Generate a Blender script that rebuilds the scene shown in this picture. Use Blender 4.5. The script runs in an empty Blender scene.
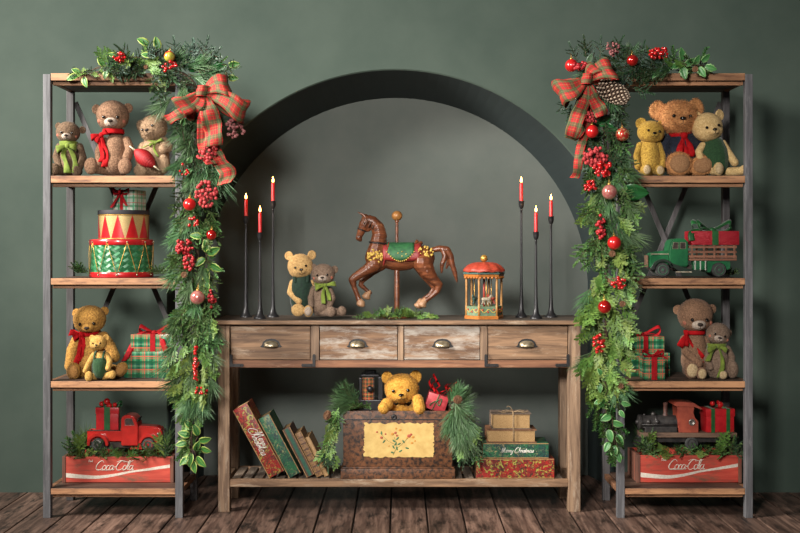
import bpy, bmesh, math, random
from mathutils import Vector, Matrix, noise

random.seed(7)
PI = math.pi
C = bpy.context.scene.collection
scene = bpy.context.scene
HC = 1.23            # camera height
F = 1090.0           # focal length in pixels

# ------------------------------------------------------------------ camera, world, lights
cd = bpy.data.cameras.new('camera'); cam = bpy.data.objects.new('camera', cd); C.objects.link(cam)
cam.location = (0, -5, HC); cam.rotation_euler = (PI/2, 0, 0)
cd.sensor_width = 36; cd.lens = F*36/800; cd.shift_y = -16.5/800; cd.clip_start = .05
scene.camera = cam

w = bpy.data.worlds.new('studio'); scene.world = w; w.use_nodes = True
bg = w.node_tree.nodes['Background']; bg.inputs[0].default_value = (.80, .9, 1, 1); bg.inputs[1].default_value = .035

def area(name, loc, target, size, energy, color=(1, 1, 1), sy=None, spread=180):
    l = bpy.data.lights.new(name, 'AREA'); l.energy = energy; l.size = size; l.spread = math.radians(spread); l.color = color
    if sy: l.shape = 'RECTANGLE'; l.size_y = sy
    o = bpy.data.objects.new(name, l); C.objects.link(o); o.location = loc
    o.rotation_euler = (Vector(target)-Vector(loc)).to_track_quat('-Z', 'Y').to_euler()
    return o
area('key_softbox', (-4.4, -1.95, 3.5), (0.0, .3, 1.25), 1.3, 145, (1, .94, .86), None, 82)
area('fill_softbox', (-1.1, -5.0, 2.5), (0.25, .3, 1.0), .8, 42, (1, .94, .88), None, 60)
vs = scene.view_settings
scene.display_settings.display_device = 'sRGB'
vs.view_transform = 'Standard'; vs.look = 'None'; vs.gamma = 1; vs.exposure = 0; vs.use_curve_mapping = False

# ------------------------------------------------------------------ helpers
def S(Y): return (5+Y)/F
def W(px, py, Y): s = S(Y); return Vector(((px-400)*s, Y, HC-(py-250)*s))
WO = {}
def worigin(o): return WO.get(o.name, Vector((0, 0, 0)))
def link(o, parent=None):
    C.objects.link(o)
    if parent is not None: o.parent = parent
def tag(o, label=None, cat=None, group=None, kind=None):
    if label: o['label'] = label
    if cat: o['category'] = cat
    if group: o['group'] = group
    if kind: o['kind'] = kind
    return o
def thing(name, loc, label, cat, group=None):
    o = bpy.data.objects.new(name, None); C.objects.link(o); o.location = loc; o.empty_display_size = .02
    WO[o.name] = Vector(loc); return tag(o, label, cat, group)
def obj(name, bm, mats, parent=None, smooth=True, loc=None, ang=None):
    """link bm (world coordinates) as one mesh; loc = origin of a top-level mesh"""
    if isinstance(bm, bpy.types.Mesh): me = bm
    else:
        me = bpy.data.meshes.new(name); bm.to_mesh(me); bm.free()
    org = worigin(parent) if parent is not None else Vector(loc) if loc is not None else Vector((0, 0, 0))
    me.transform(Matrix.Translation(-org))
    if not isinstance(mats, (list, tuple)): mats = [mats]
    for m in mats: me.materials.append(m)
    for p in me.polygons: p.use_smooth = smooth
    if smooth and ang:
        me.set_sharp_from_angle(angle=math.radians(ang))
    o = bpy.data.objects.new(name, me); link(o, parent); WO[o.name] = org
    if parent is None and loc is not None: o.location = loc
    return o
def inst(name, me, parent, M):
    o = bpy.data.objects.new(name, me); C.objects.link(o)
    if parent is not None:
        o.parent = parent; M = Matrix.Translation(-worigin(parent)) @ M
    o.matrix_basis = M; return o
def nb(): 
    b = bmesh.new(); b.loops.layers.uv.new('UVMap'); return b
def setmi(faces, mi):
    for f in faces: f.material_index = mi
def box(bm, c, s, bev=0, M=None, mi=0, seg=2):
    """box with metre UVs on every face"""
    t = nb(); uv = t.loops.layers.uv.active
    bmesh.ops.create_cube(t, size=1)
    for v in t.verts: v.co = Vector((v.co.x*s[0], v.co.y*s[1], v.co.z*s[2]))
    if bev: bmesh.ops.bevel(t, geom=t.edges[:], offset=bev, segments=seg, affect='EDGES', profile=.6)
    t.normal_update()
    for f in t.faces:
        n = f.normal; a = max(range(3), key=lambda i: abs(n[i])); f.material_index = mi
        for l in f.loops:
            co = l.vert.co
            l[uv].uv = (co.y, co.z) if a == 0 else (co.x, co.z) if a == 1 else (co.x, co.y)
    Mt = Matrix.Translation(Vector(c)) @ (M.to_4x4() if M is not None else Matrix())
    t.transform(Mt); merge(bm, t)
def merge(bm, t):
    me = bpy.data.meshes.new('tmp'); t.to_mesh(me); t.free(); bm.from_mesh(me); bpy.data.meshes.remove(me)
def bx(bm, x0, x1, y0, y1, z0, z1, bev=0, mi=0):
    box(bm, ((x0+x1)/2, (y0+y1)/2, (z0+z1)/2), (x1-x0, y1-y0, z1-z0), bev, None, mi)
def frame(d):
    d = d.normalized(); a = Vector((0, 0, 1)) if abs(d.z) < .9 else Vector((1, 0, 0))
    u = d.cross(a).normalized(); return u, d.cross(u).normalized()
def tube(bm, pts, r, n=8, mi=0, closed=False, caps=True):
    pts = [Vector(p) for p in pts]; m = len(pts)
    rr = r if isinstance(r, (list, tuple)) else [r]*m
    rings = []; u = None
    for i, p in enumerate(pts):
        if closed: d = pts[(i+1) % m]-pts[i-1]
        else: d = pts[min(i+1, m-1)]-pts[max(i-1, 0)]
        if d.length < 1e-9: d = Vector((0, 0, 1))
        d.normalize()
        if u is None: u, v = frame(d)
        else:
            u = (u-d*u.dot(d)); u = u.normalized() if u.length > 1e-6 else frame(d)[0]; v = d.cross(u).normalized()
        rings.append([bm.verts.new(p+(u*math.cos(2*PI*k/n)+v*math.sin(2*PI*k/n))*rr[i]) for k in range(n)])
    fs = []
    for i in range(m if closed else m-1):
        a, b = rings[i], rings[(i+1) % m]
        for k in range(n): fs.append(bm.faces.new((a[k], a[(k+1) % n], b[(k+1) % n], b[k])))
    if caps and not closed:
        fs.append(bm.faces.new(rings[0][::-1])); fs.append(bm.faces.new(rings[-1]))
    setmi(fs, mi)
def cyl(bm, p0, p1, r0, r1=None, n=24, mi=0): tube(bm, [p0, p1], [r0, r0 if r1 is None else r1], n, mi)
def lathe(bm, prof, c, n=32, mi=0, M=None, ph=0):
    """profile (r, z) about local z; mi may be a list per segment"""
    R = M.to_4x4() if M is not None else Matrix(); c = Vector(c); rings = []
    uv = bm.loops.layers.uv.active
    for r, z in prof:
        rings.append([bm.verts.new(c+(R @ Vector((r*math.cos(2*PI*k/n+ph), r*math.sin(2*PI*k/n+ph), z)))) for k in range(n)] if r > 1e-6
                     else [bm.verts.new(c+(R @ Vector((0, 0, z))))])
    for i in range(len(rings)-1):
        a, b = rings[i], rings[i+1]; m = mi[i] if isinstance(mi, (list, tuple)) else mi
        for k in range(n):
            k2 = (k+1) % n
            vs_ = (a[k], a[k2], b[k2], b[k]) if len(a) > 1 and len(b) > 1 else (a[0], b[k2], b[k]) if len(b) > 1 else (a[k], a[k2], b[0]) if len(a) > 1 else None
            if vs_ is None: continue
            f = bm.faces.new(vs_); f.material_index = m
            if uv:
                for l in f.loops:
                    q = l.vert; kk = k if (q in (a[k] if len(a) > 1 else None, b[k] if len(b) > 1 else None)) else k+1
                    l[uv].uv = (kk/n, prof[i][1] if q in a else prof[i+1][1])
    if len(rings[0]) > 1: bm.faces.new(rings[0][::-1]).material_index = mi[0] if isinstance(mi, (list, tuple)) else mi
    if len(rings[-1]) > 1: bm.faces.new(rings[-1]).material_index = mi[-1] if isinstance(mi, (list, tuple)) else mi
def ell(bm, c, r, R=None, seg=20, mi=0):
    if not isinstance(r, (list, tuple)): r = (r, r, r)
    n0 = len(bm.faces)
    M = Matrix.Translation(Vector(c)) @ (R.to_4x4() if R is not None else Matrix()) @ Matrix.Diagonal((r[0], r[1], r[2], 1))
    q = bmesh.ops.create_uvsphere(bm, u_segments=seg, v_segments=max(6, seg*2//3), radius=1, matrix=M)
    if mi: 
        for v in q['verts']:
            for f in v.link_faces: f.material_index = mi
def prism(bm, poly, y0, y1, bev=0, mi=0, f3=None):
    """poly in (x, z) extruded from y0 to y1"""
    t = nb(); uv = t.loops.layers.uv.active
    a = [t.verts.new((x, y0, z)) for x, z in poly]; b = [t.verts.new((x, y1, z)) for x, z in poly]
    t.faces.new(a); t.faces.new(b[::-1]); n = len(poly)
    for i in range(n): t.faces.new((a[i], b[i], b[(i+1) % n], a[(i+1) % n]))
    bmesh.ops.recalc_face_normals(t, faces=t.faces[:])
    if bev: bmesh.ops.bevel(t, geom=t.edges[:], offset=bev, segments=2, affect='EDGES', clamp_overlap=True)
    for f in t.faces:
        f.material_index = mi
        for l in f.loops: l[uv].uv = (l.vert.co.x, l.vert.co.z)
    if f3: 
        for v in t.verts: v.co = f3(v.co)
    merge(bm, t)
def cr(pts, n=8, closed=False):
    """Catmull-Rom through points"""
    P = [Vector(p) for p in pts]; out = []; m = len(P)
    for i in range(m if closed else m-1):
        p0 = P[i-1] if (i > 0 or closed) else P[0]; p1 = P[i]; p2 = P[(i+1) % m]; p3 = P[(i+2) % m] if (closed or i+2 < m) else P[-1]
        for k in range(n):
            t = k/n
            out.append(.5*((2*p1)+(p2-p0)*t+(2*p0-5*p1+4*p2-p3)*t*t+(3*p1-p0-3*p2+p3)*t**3))
    if not closed: out.append(P[-1])
    return out
def strip(bm, pts, wd, wid, mi=0, nw=4, uvs=1.0, cup=0.0):
    """ribbon along pts, width direction(s) wd, width(s) wid, UV in metres"""
    uv = bm.loops.layers.uv.active; pts = [Vector(p) for p in pts]; L = 0; rows = []
    for i, p in enumerate(pts):
        if i: L += (p-pts[i-1]).length
        d = Vector(wd[i] if isinstance(wd, list) else wd).normalized(); ww = wid[i] if isinstance(wid, list) else wid
        tg = (pts[min(i+1, len(pts)-1)]-pts[max(i-1, 0)]).normalized(); nn = tg.cross(d)
        rows.append(([bm.verts.new(p+d*ww*(k/nw-.5)+nn*cup*ww*math.sin(k/nw*PI*3)) for k in range(nw+1)], L, ww))
    for i in range(len(rows)-1):
        a, la, wa = rows[i]; b, lb, wb = rows[i+1]; wm = max(r[2] for r in rows)
        for k in range(nw):
            f = bm.faces.new((a[k], a[k+1], b[k+1], b[k])); f.material_index = mi
            for l, q in zip(f.loops, ((la, k), (la, k+1), (lb, k+1), (lb, k))): l[uv].uv = (q[0], (q[1]/nw)*wm)
def solid(o, t=.0012, off=0):
    m = o.modifiers.new('thick', 'SOLIDIFY'); m.thickness = t; m.offset = off; return o
def blob(shapes, voxel=.003, smooth=6, zmin=None, fz=0, fl=.005, fw=.0011, seed=1, dr=0):
    """union of ellipsoids / chains as one continuous skin"""
    t = bmesh.new()
    for sh in shapes:
        if sh[0] == 'e':
            ell(t, sh[1], sh[2], sh[3] if len(sh) > 3 else None, 20)
        else:
            pts = sh[1]
            for (p, r), (q, s) in zip(pts[:-1], pts[1:]):
                p = Vector(p); q = Vector(q); m = max(1, int((q-p).length/(max(min(r, s), voxel)*.5)))
                for k in range(m+1):
                    u = k/m; ell(t, p.lerp(q, u), r+(s-r)*u, None, 10)
    me = bpy.data.meshes.new('b'); t.to_mesh(me); t.free()
    o = bpy.data.objects.new('b', me); C.objects.link(o)
    m = o.modifiers.new('r', 'REMESH'); m.mode = 'VOXEL'; m.voxel_size = voxel
    if smooth: m2 = o.modifiers.new('s', 'SMOOTH'); m2.iterations = smooth; m2.factor = .5
    dg = bpy.context.evaluated_depsgraph_get(); dg.update()
    out = bpy.data.meshes.new_from_object(o.evaluated_get(dg))
    bpy.data.objects.remove(o); bpy.data.meshes.remove(me)
    bm = bmesh.new(); bm.from_mesh(out); bpy.data.meshes.remove(out)
    if zmin is not None:
        for v in bm.verts: v.co.z = max(v.co.z, zmin)
    if fz:
        fuzz(bm, fz, fl, fw, seed, dr)
    return bm
def fuzz(bm, n, fl, fw, seed=1, dr=0):
    rnd = random.Random(seed); bm.faces.ensure_lookup_table(); bm.normal_update(); fs = bm.faces[:]
    data = []
    for k in range(n):
        f = rnd.choice(fs); c = f.calc_center_median(); nn = f.normal.copy()
        d = (nn+Vector((rnd.uniform(-.7, .7), rnd.uniform(-.7, .7), rnd.uniform(-.7, .7)-dr))).normalized()
        u = d.cross(Vector((rnd.uniform(-1, 1), rnd.uniform(-1, 1), rnd.uniform(-1, 1)))).normalized()*fw
        data.append((c-nn*fw, d*fl*rnd.uniform(.5, 1.2), u))
    for c, d, u in data:
        bm.faces.new((bm.verts.new(c-u), bm.verts.new(c+u), bm.verts.new(c+d)))

# ------------------------------------------------------------------ materials
def nt(name):
    m = bpy.data.materials.new(name); m.use_nodes = True; n = m.node_tree.nodes; l = m.node_tree.links
    return m, n, l, n['Principled BSDF']
def rgba(c): return (c[0], c[1], c[2], 1)
def nd(n, t, **k):
    o = n.new(t)
    for a, b in k.items(): setattr(o, a, b)
    return o
def mixc(n, l, fac, a, b, mode='MIX'):
    m = n.new('ShaderNodeMix'); m.data_type = 'RGBA'; m.blend_type = mode
    for sock, v in ((m.inputs[0], fac), (m.inputs[6], a), (m.inputs[7], b)):
        if isinstance(v, (int, float)): sock.default_value = v
        elif isinstance(v, tuple): sock.default_value = rgba(v)
        else: l.new(v, sock)
    return m.outputs[2]
def math_(n, l, op, a, b=None, c=None):
    m = n.new('ShaderNodeMath'); m.operation = op
    for i, v in enumerate((a, b, c)):
        if v is None: continue
        if isinstance(v, (int, float)): m.inputs[i].default_value = v
        else: l.new(v, m.inputs[i])
    return m.outputs[0]
def ramp(n, l, fac, a, b):
    r = n.new('ShaderNodeMapRange'); l.new(fac, r.inputs[0]); r.inputs[1].default_value = a; r.inputs[2].default_value = b; return r.outputs[0]
def coords(n, l, scale=(1, 1, 1), kind='Object'):
    t = n.new('ShaderNodeTexCoord'); m = n.new('ShaderNodeMapping'); m.inputs['Scale'].default_value = scale
    l.new(t.outputs[kind], m.inputs[0]); return m.outputs[0]
def noi(n, l, co, scale, detail=4, rough=.6, dist=0):
    t = n.new('ShaderNodeTexNoise'); l.new(co, t.inputs['Vector']); t.inputs['Scale'].default_value = scale
    t.inputs['Detail'].default_value = detail; t.inputs['Roughness'].default_value = rough; t.inputs['Distortion'].default_value = dist
    return t.outputs[0]
def bump(n, l, b, h, st=.3, dist=.002):
    u = n.new('ShaderNodeBump'); u.inputs['Strength'].default_value = st; u.inputs['Distance'].default_value = dist
    l.new(h, u.inputs['Height']); l.new(u.outputs[0], b.inputs['Normal'])
def mat(name, c1, c2=None, sc=30, rough=.6, metal=0, bst=.2, bd=.001, sheen=0, coat=0, lo=.35, hi=.65, rnd=0, detail=4, spec=None, sss=0):
    m, n, l, b = nt(name); co = coords(n, l); f = noi(n, l, co, sc, detail)
    col = mixc(n, l, ramp(n, l, f, lo, hi), c1, c2 or tuple(x*.75 for x in c1))
    if rnd:
        oi = n.new('ShaderNodeObjectInfo'); hs = n.new('ShaderNodeHueSaturation'); l.new(col, hs.inputs['Color'])
        l.new(math_(n, l, 'MULTIPLY_ADD', oi.outputs['Random'], rnd, 1-rnd/2), hs.inputs['Value'])
        l.new(math_(n, l, 'MULTIPLY_ADD', oi.outputs['Random'], .05, .475), hs.inputs['Hue']); col = hs.outputs[0]
    l.new(col, b.inputs['Base Color']); b.inputs['Roughness'].default_value = rough; b.inputs['Metallic'].default_value = metal
    if sheen: b.inputs['Sheen Weight'].default_value = sheen; b.inputs['Sheen Roughness'].default_value = .4
    if coat: b.inputs['Coat Weight'].default_value = coat; b.inputs['Coat Roughness'].default_value = .08
    if spec is not None: b.inputs['Specular IOR Level'].default_value = spec
    if bst: bump(n, l, b, f, bst, bd)
    return m
def wood(name, c1, c2, c3, ax=0, sc=6, rough=.65, worn=.5, bst=.5, planks=None, gap=.0):
    """grain stretched along axis ax; worn = amount of the third colour"""
    m, n, l, b = nt(name); s = [1, 1, 1]; s[ax] = .07
    co = coords(n, l, tuple(s)); f1 = noi(n, l, co, sc*8, 6, .65, .6); f2 = noi(n, l, co, sc*1.6, 4, .6, 1.2)
    col = mixc(n, l, ramp(n, l, f1, .40, .62), c1, c2)
    s2 = [1, 1, 1]; s2[ax] = .25
    f3 = noi(n, l, coords(n, l, tuple(s2)), sc*4, 8, .75, .3)
    col = mixc(n, l, ramp(n, l, f3, .62-.2*worn, .72-.12*worn), col, c3)
    f4 = math_(n, l, 'MULTIPLY_ADD', ramp(n, l, f2, .3, .7), .55, .6)
    vm = n.new('ShaderNodeVectorMath'); vm.operation = 'SCALE'; l.new(col, vm.inputs[0]); l.new(f4, vm.inputs['Scale']); col = vm.outputs[0]
    if planks:
        pax, pw, po = planks
        sx = n.new('ShaderNodeSeparateXYZ'); t = n.new('ShaderNodeTexCoord'); l.new(t.outputs['Object'], sx.inputs[0])
        q = math_(n, l, 'DIVIDE', math_(n, l, 'SUBTRACT', sx.outputs[pax], po), pw)
        wn = n.new('ShaderNodeTexWhiteNoise'); wn.noise_dimensions = '1D'; l.new(math_(n, l, 'FLOOR', q), wn.inputs['W'])
        v2 = n.new('ShaderNodeVectorMath'); v2.operation = 'SCALE'; l.new(col, v2.inputs[0])
        l.new(math_(n, l, 'MULTIPLY_ADD', wn.outputs[0], .7, .65), v2.inputs['Scale']); col = v2.outputs[0]
        if gap:
            fr = math_(n, l, 'FRACT', q); g = math_(n, l, 'LESS_THAN', math_(n, l, 'PINGPONG', fr, .5), gap)
            col = mixc(n, l, g, col, (.012, .009, .007))
    l.new(col, b.inputs['Base Color']); b.inputs['Roughness'].default_value = rough; bump(n, l, b, f1, bst, .0015)
    return m
def plaid(name, base, lines, rough=.7, sheen=.3, coat=0, rot=0):
    """lines: (axis, period, centre 0-1, half width 0-1, colour, strength); UV in metres"""
    m, n, l, b = nt(name); t = n.new('ShaderNodeTexCoord'); sx = n.new('ShaderNodeSeparateXYZ')
    mp = n.new('ShaderNodeMapping'); mp.inputs['Rotation'].default_value[2] = rot; l.new(t.outputs['UV'], mp.inputs[0]); l.new(mp.outputs[0], sx.inputs[0])
    f = noi(n, l, coords(n, l), 60, 2); col = mixc(n, l, f, tuple(x*1.1 for x in base), tuple(x*.8 for x in base))
    for a, per, ce, hw, c, st in lines:
        fr = math_(n, l, 'FRACT', math_(n, l, 'ADD', math_(n, l, 'DIVIDE', sx.outputs[a], per), 50))
        k = math_(n, l, 'COMPARE', fr, ce, hw)
        col = mixc(n, l, math_(n, l, 'MULTIPLY', k, st), col, c)
    l.new(col, b.inputs['Base Color']); b.inputs['Roughness'].default_value = rough
    if sheen: b.inputs['Sheen Weight'].default_value = sheen
    if coat: b.inputs['Coat Weight'].default_value = coat; b.inputs['Coat Roughness'].default_value = .15
    return m
def leafmat(name, mid, edge, rough=.35, lo=.62, hi=.8):
    m, n, l, b = nt(name); t = n.new('ShaderNodeTexCoord'); sx = n.new('ShaderNodeSeparateXYZ'); l.new(t.outputs['UV'], sx.inputs[0])
    d = math_(n, l, 'ABSOLUTE', sx.outputs[0]); f = noi(n, l, coords(n, l), 90, 3)
    d = math_(n, l, 'ADD', d, math_(n, l, 'MULTIPLY_ADD', f, .5, -.25))
    col = mixc(n, l, ramp(n, l, d, lo, hi), mid, edge)
    vein = math_(n, l, 'LESS_THAN', math_(n, l, 'ABSOLUTE', sx.outputs[0]), .05); col = mixc(n, l, math_(n, l, 'MULTIPLY', vein, .5), col, edge)
    l.new(col, b.inputs['Base Color']); b.inputs['Roughness'].default_value = rough
    return m

mt = {}
mt['fabric_red'] = mat('red cotton ribbon', (.46, .007, .010), (.30, .004, .006), 60, .8, spec=.15)
mt['velvet'] = mat('red velvet ribbon', (.36, .005, .010), (.22, .003, .005), 60, .7, spec=.2)
mt['fabric_green'] = mat('lime green gauze', (.17, .23, .025), (.10, .15, .015), 50, .85, sheen=.3, bst=.5)
mt['ribbon_green'] = mat('green ribbon', (.01, .12, .025), (.005, .07, .015), 40, .5, sheen=.2)
mt['black'] = mat('black glass bead', (.01, .008, .007), None, 10, .12, bst=0, coat=.5)
mt['iron'] = mat('black iron', (.018, .018, .02), (.03, .028, .027), 60, .45, .3, .3)
mt['iron_tall'] = mat('black turned metal', (.012, .012, .014), (.022, .022, .024), 40, .38, .2, .1)
mt['thread'] = mat('dark thread', (.03, .018, .012), None, 20, .8, bst=0)
mt['blush'] = mat('pink blush', (.42, .12, .08), (.34, .15, .09), 60, .9, bst=0)
mt['gold'] = mat('gilt', (.62, .36, .08), (.45, .24, .05), 70, .35, .6, .2)
mt['brass'] = mat('antique brass', (.50, .43, .30), (.22, .17, .10), 60, .35, .7, .3)
mt['twine'] = mat('jute twine', (.36, .26, .15), (.2, .13, .07), 200, .9)
mt['white_paint'] = mat('chalky white paint', (.68, .62, .54), (.5, .42, .34), 80, .7, lo=.4, hi=.75, bst=0)
mt['wall'] = mat('mottled green grey wall paint', (.037, .060, .047), (.053, .078, .062), 2.2, .85, bst=.12, bd=.003, detail=7)
mt['reveal'] = mat('dark teal arch reveal', (.014, .026, .027), (.020, .034, .034), 2.2, .9, bst=.12, bd=.003, detail=7)  # arch reveal coloured darker than the wall and the niche back
mt['niche'] = mat('mottled grey niche paint', (.080, .098, .088), (.110, .126, .114), 2.0, .85, bst=.12, bd=.003, detail=7)

# ------------------------------------------------------------------ the room
XC, ZC, RO = (395-400)*S(.53), HC-(297-250)*S(.53), 227*S(.53)
YB = .95; XI, ZI, RI = (395.8-400)*S(YB), HC-(290-250)*S(YB), 192*S(YB)
def outline(cx, zc, R, n=64):
    return [(cx-R, 0)] + [(cx-R*math.cos(PI*k/n), zc+R*math.sin(PI*k/n)) for k in range(n+1)] + [(cx+R, 0)]
bm = nb(); TOP = 3.3; YW = .53
def quad(bm, *p): 
    return bm.faces.new([bm.verts.new(q) for q in p])
o1 = outline(XC, ZC, RO+.006)
quad(bm, (-3.6, YW, 0), (o1[0][0], YW, 0), (o1[1][0], YW, o1[1][1]), (-3.6, YW, o1[1][1]))
quad(bm, (-3.6, YW, o1[1][1]), (o1[1][0], YW, o1[1][1]), (o1[1][0], YW, TOP), (-3.6, YW, TOP))
quad(bm, (o1[-1][0], YW, 0), (3.6, YW, 0), (3.6, YW, o1[-2][1]), (o1[-2][0], YW, o1[-2][1]))
quad(bm, (o1[-2][0], YW, o1[-2][1]), (3.6, YW, o1[-2][1]), (3.6, YW, TOP), (o1[-2][0], YW, TOP))
for a, b in zip(o1[1:-2], o1[2:-1]): quad(bm, (a[0], YW, a[1]), (b[0], YW, b[1]), (b[0], YW, TOP), (a[0], YW, TOP))
o2 = outline(XC, ZC, RO)
for a, b, c, d in zip(o1[:-1], o1[1:], o2[1:], o2[:-1]):
    quad(bm, (a[0], YW, a[1]), (b[0], YW, b[1]), (c[0], YW+.006, c[1]), (d[0], YW+.006, d[1]))
bmesh.ops.remove_doubles(bm, verts=bm.verts[:], dist=1e-5)
tag(obj('wall_back', bm, mt['wall'], smooth=False), kind='structure')
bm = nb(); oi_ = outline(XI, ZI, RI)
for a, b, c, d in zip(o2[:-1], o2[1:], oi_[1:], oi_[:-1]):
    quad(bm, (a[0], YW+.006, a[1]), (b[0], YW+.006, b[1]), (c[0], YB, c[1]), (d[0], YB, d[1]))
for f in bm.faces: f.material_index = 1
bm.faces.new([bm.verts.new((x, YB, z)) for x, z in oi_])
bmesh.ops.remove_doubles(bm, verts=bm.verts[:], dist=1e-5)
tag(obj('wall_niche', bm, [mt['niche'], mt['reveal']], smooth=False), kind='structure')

mt['floor'] = wood('rustic dark plank floor', (.075, .042, .031), (.225, .14, .105), (.014, .009, .007), 1, 4.2, .5, .72, 1, (0, .168, -.043))
bm = nb()
for k in range(-22, 23):
    x0 = -.043+k*.168
    if not -3.6 < x0 < 3.45: continue
    bx(bm, x0+.004, x0+.164, -5.6, 1.0, -.03, 0, .004)
bx(bm, -3.7, 3.7, -5.6, 1.0, -.05, -.012, 0, 1)
tag(obj('floor', bm, [mt['floor'], mat('dark gap', (.012, .009, .007), bst=0)], smooth=False), kind='structure')
# ------------------------------------------------------------------ furniture
mt['post'] = wood('grey weathered post', (.085, .085, .092), (.15, .15, .16), (.22, .22, .225), 2, 9, .6, .25, .4)
mt['brace'] = wood('dark grey brace', (.06, .056, .058), (.10, .095, .098), (.14, .135, .135), 2, 9, .6, .2, .4)
mt['board'] = wood('rubbed brown shelf board', (.17, .075, .035), (.30, .15, .08), (.06, .03, .018), 0, 6, .55, .45, .5)
mt['board_edge'] = wood('worn orange shelf edge', (.50, .26, .13), (.32, .15, .075), (.13, .06, .035), 0, 7, .55, .5, .5)
mt['top_board'] = wood('dark shelf top', (.075, .042, .028), (.15, .085, .055), (.025, .016, .012), 0, 6, .6, .5, .6, (1, .11, 0), .02)
ZS = [2.042, 1.5717, 1.1016, .629, .136]      # board tops
TH = [.034, .033, .031, .031, .028]
def shelf_unit(x0, x1, label):
    """x0, x1 = outer faces of the posts"""
    t = thing('shelving_unit', ((x0+x1)/2, .19, 0), label, 'shelf', 'tall open shelving units')
    pw = .034; Yr = .35
    for x in (x0, x1-pw):
        for y in (0, Yr):
            bm = nb(); bx(bm, x, x+pw, y, y+pw, 0, 2.037, .002); obj('post', bm, mt['post'] if y == 0 else mt['brace'], t, False)
    for z, th in zip(ZS, TH):
        bm = nb(); a = x0+pw+.001; b = x1-pw-.001
        rnd = random.Random(int(z*100)); n = 3; d = (Yr+pw-.002)/n
        for k in range(n):
            bx(bm, a, b, .002+k*d, (k+1)*d-.0015, z-th, z-.001*rnd.random(), .0025)
        bm.normal_update()
        for f in bm.faces:
            c = f.calc_center_median()
            f.material_index = 1 if (f.normal.y < -.5 and c.y < .01) else 0 
        obj('shelf_board', bm, [mt['top_board'], mt['board_edge']], t, False)
        bm = nb(); bx(bm, a+.001, b-.001, .03, .048, z-th-.018, z-th-.0005, .002); obj('cross_rail', bm, mt['board_edge'], t, False)
        bm = nb()
        bx(bm, x0+.006, x0+pw-.006, pw, Yr, z-th, z-.004, .002); obj('side_rail', bm, mt['board'], t, False)
        bm = nb(); bx(bm, x1-pw+.006, x1-.006, pw, Yr, z-th, z-.004, .002); obj('side_rail', bm, mt['board'], t, False)
    za, zb = 1.96, .60; xa, xb = x0+pw, x1-pw
    for k, (p, q) in enumerate((((xa, za), (xb, zb)), ((xb, za), (xa, zb)))):
        bm = nb(); d = Vector((q[0]-p[0], 0, q[1]-p[1])); ang = math.atan2(d.x, d.z)
        y = Yr+pw+.004+.007*k
        box(bm, ((p[0]+q[0])/2, y, (p[1]+q[1])/2), (.024, .006, d.length), .001, Matrix.Rotation(ang, 3, 'Y')); obj('cross_brace', bm, mt['brace'], t, False)
    return t
shelf_unit(-1.638, -.997, 'tall open shelf unit on the left, drum and red pickup on its shelves')
shelf_unit(.997, 1.619, 'tall open shelf unit on the right, green truck and train on its shelves')

mt['cons'] = wood('weathered brown pine', (.30, .175, .095), (.12, .066, .036), (.40, .30, .21), 0, 6, .65, .4, .6)
mt['cons_v'] = wood('weathered grey brown pine upright', (.34, .22, .135), (.15, .09, .055), (.44, .34, .25), 2, 6, .65, .35, .6)
mt['cons_pale'] = wood('drawer pine with worn white paint', (.30, .17, .09), (.13, .07, .04), (.46, .41, .35), 0, 5, .7, .8, .6)
mt['cons_top'] = wood('dark worn console top', (.085, .062, .046), (.16, .12, .09), (.035, .028, .022), 0, 6, .6, .5, .6, (1, .09, 0), .02)
mt['cons_red'] = wood('reddish pine rail', (.30, .135, .065), (.15, .062, .032), (.38, .22, .13), 0, 6, .65, .3, .6)
YF, YR = .115, .45
t = thing('console_table', (0, .29, 0), 'long weathered wooden console table with four drawers and a slatted lower shelf', 'table')
sF = S(YF); cx = lambda p: (p-400)*sF; cz = lambda p: HC-(p-250)*sF
bm = nb(); zt = .9015
bx(bm, cx(212.5)+.003, cx(586.5), YF-.03, .505, zt-.02, zt, .004)
bm.normal_update()
for f in bm.faces: f.material_index = 1 if f.normal.z > .5 else 0
obj('tabletop', bm, [mt['cons'], mt['cons_top']], t, False)
LX = ((cx(218), cx(229.5)), (cx(568.5), cx(580.5)))
for (a, b) in LX:
    for y in (YF, YR-.055):
        bm = nb(); bx(bm, a, b, y, y+.055, 0, zt-.0205, .003); obj('leg', bm, mt['cons_v'], t, False)
za, zb = cz(367.7), zt-.0205
# front frame
xs = [cx(229.5)+.0005, cx(310.5), cx(319), cx(398), cx(403.5), cx(480.5), cx(487.5), cx(568.5)-.0005]
bm = nb(); bx(bm, xs[0], xs[-1], YF+.004, YF+.05, za, cz(360.4), .002); obj('lower_rail', bm, mt['cons_red'], t, False)
bm = nb(); bx(bm, xs[0], xs[-1], YF+.006, YF+.05, cz(325.3), zb-.0005, .001); obj('upper_rail', bm, mt['cons'], t, False)
for i in (1, 3, 5):
    bm = nb(); bx(bm, xs[i], xs[i+1], YF+.003, YF+.05, cz(360.4)+.0005, cz(325.3)-.0005, .002); obj('divider', bm, mt['cons_v'], t, False)
bm = nb(); bx(bm, xs[0], xs[-1], YR-.02, YR-.002, za, zb); obj('rear_apron', bm, mt['cons'], t, False)
for (a, b) in LX:
    bm = nb(); bx(bm, a+.01, b-.01, YF+.056, YR-.056, za, zb-.001); obj('side_apron', bm, mt['cons'], t, False)
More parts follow.
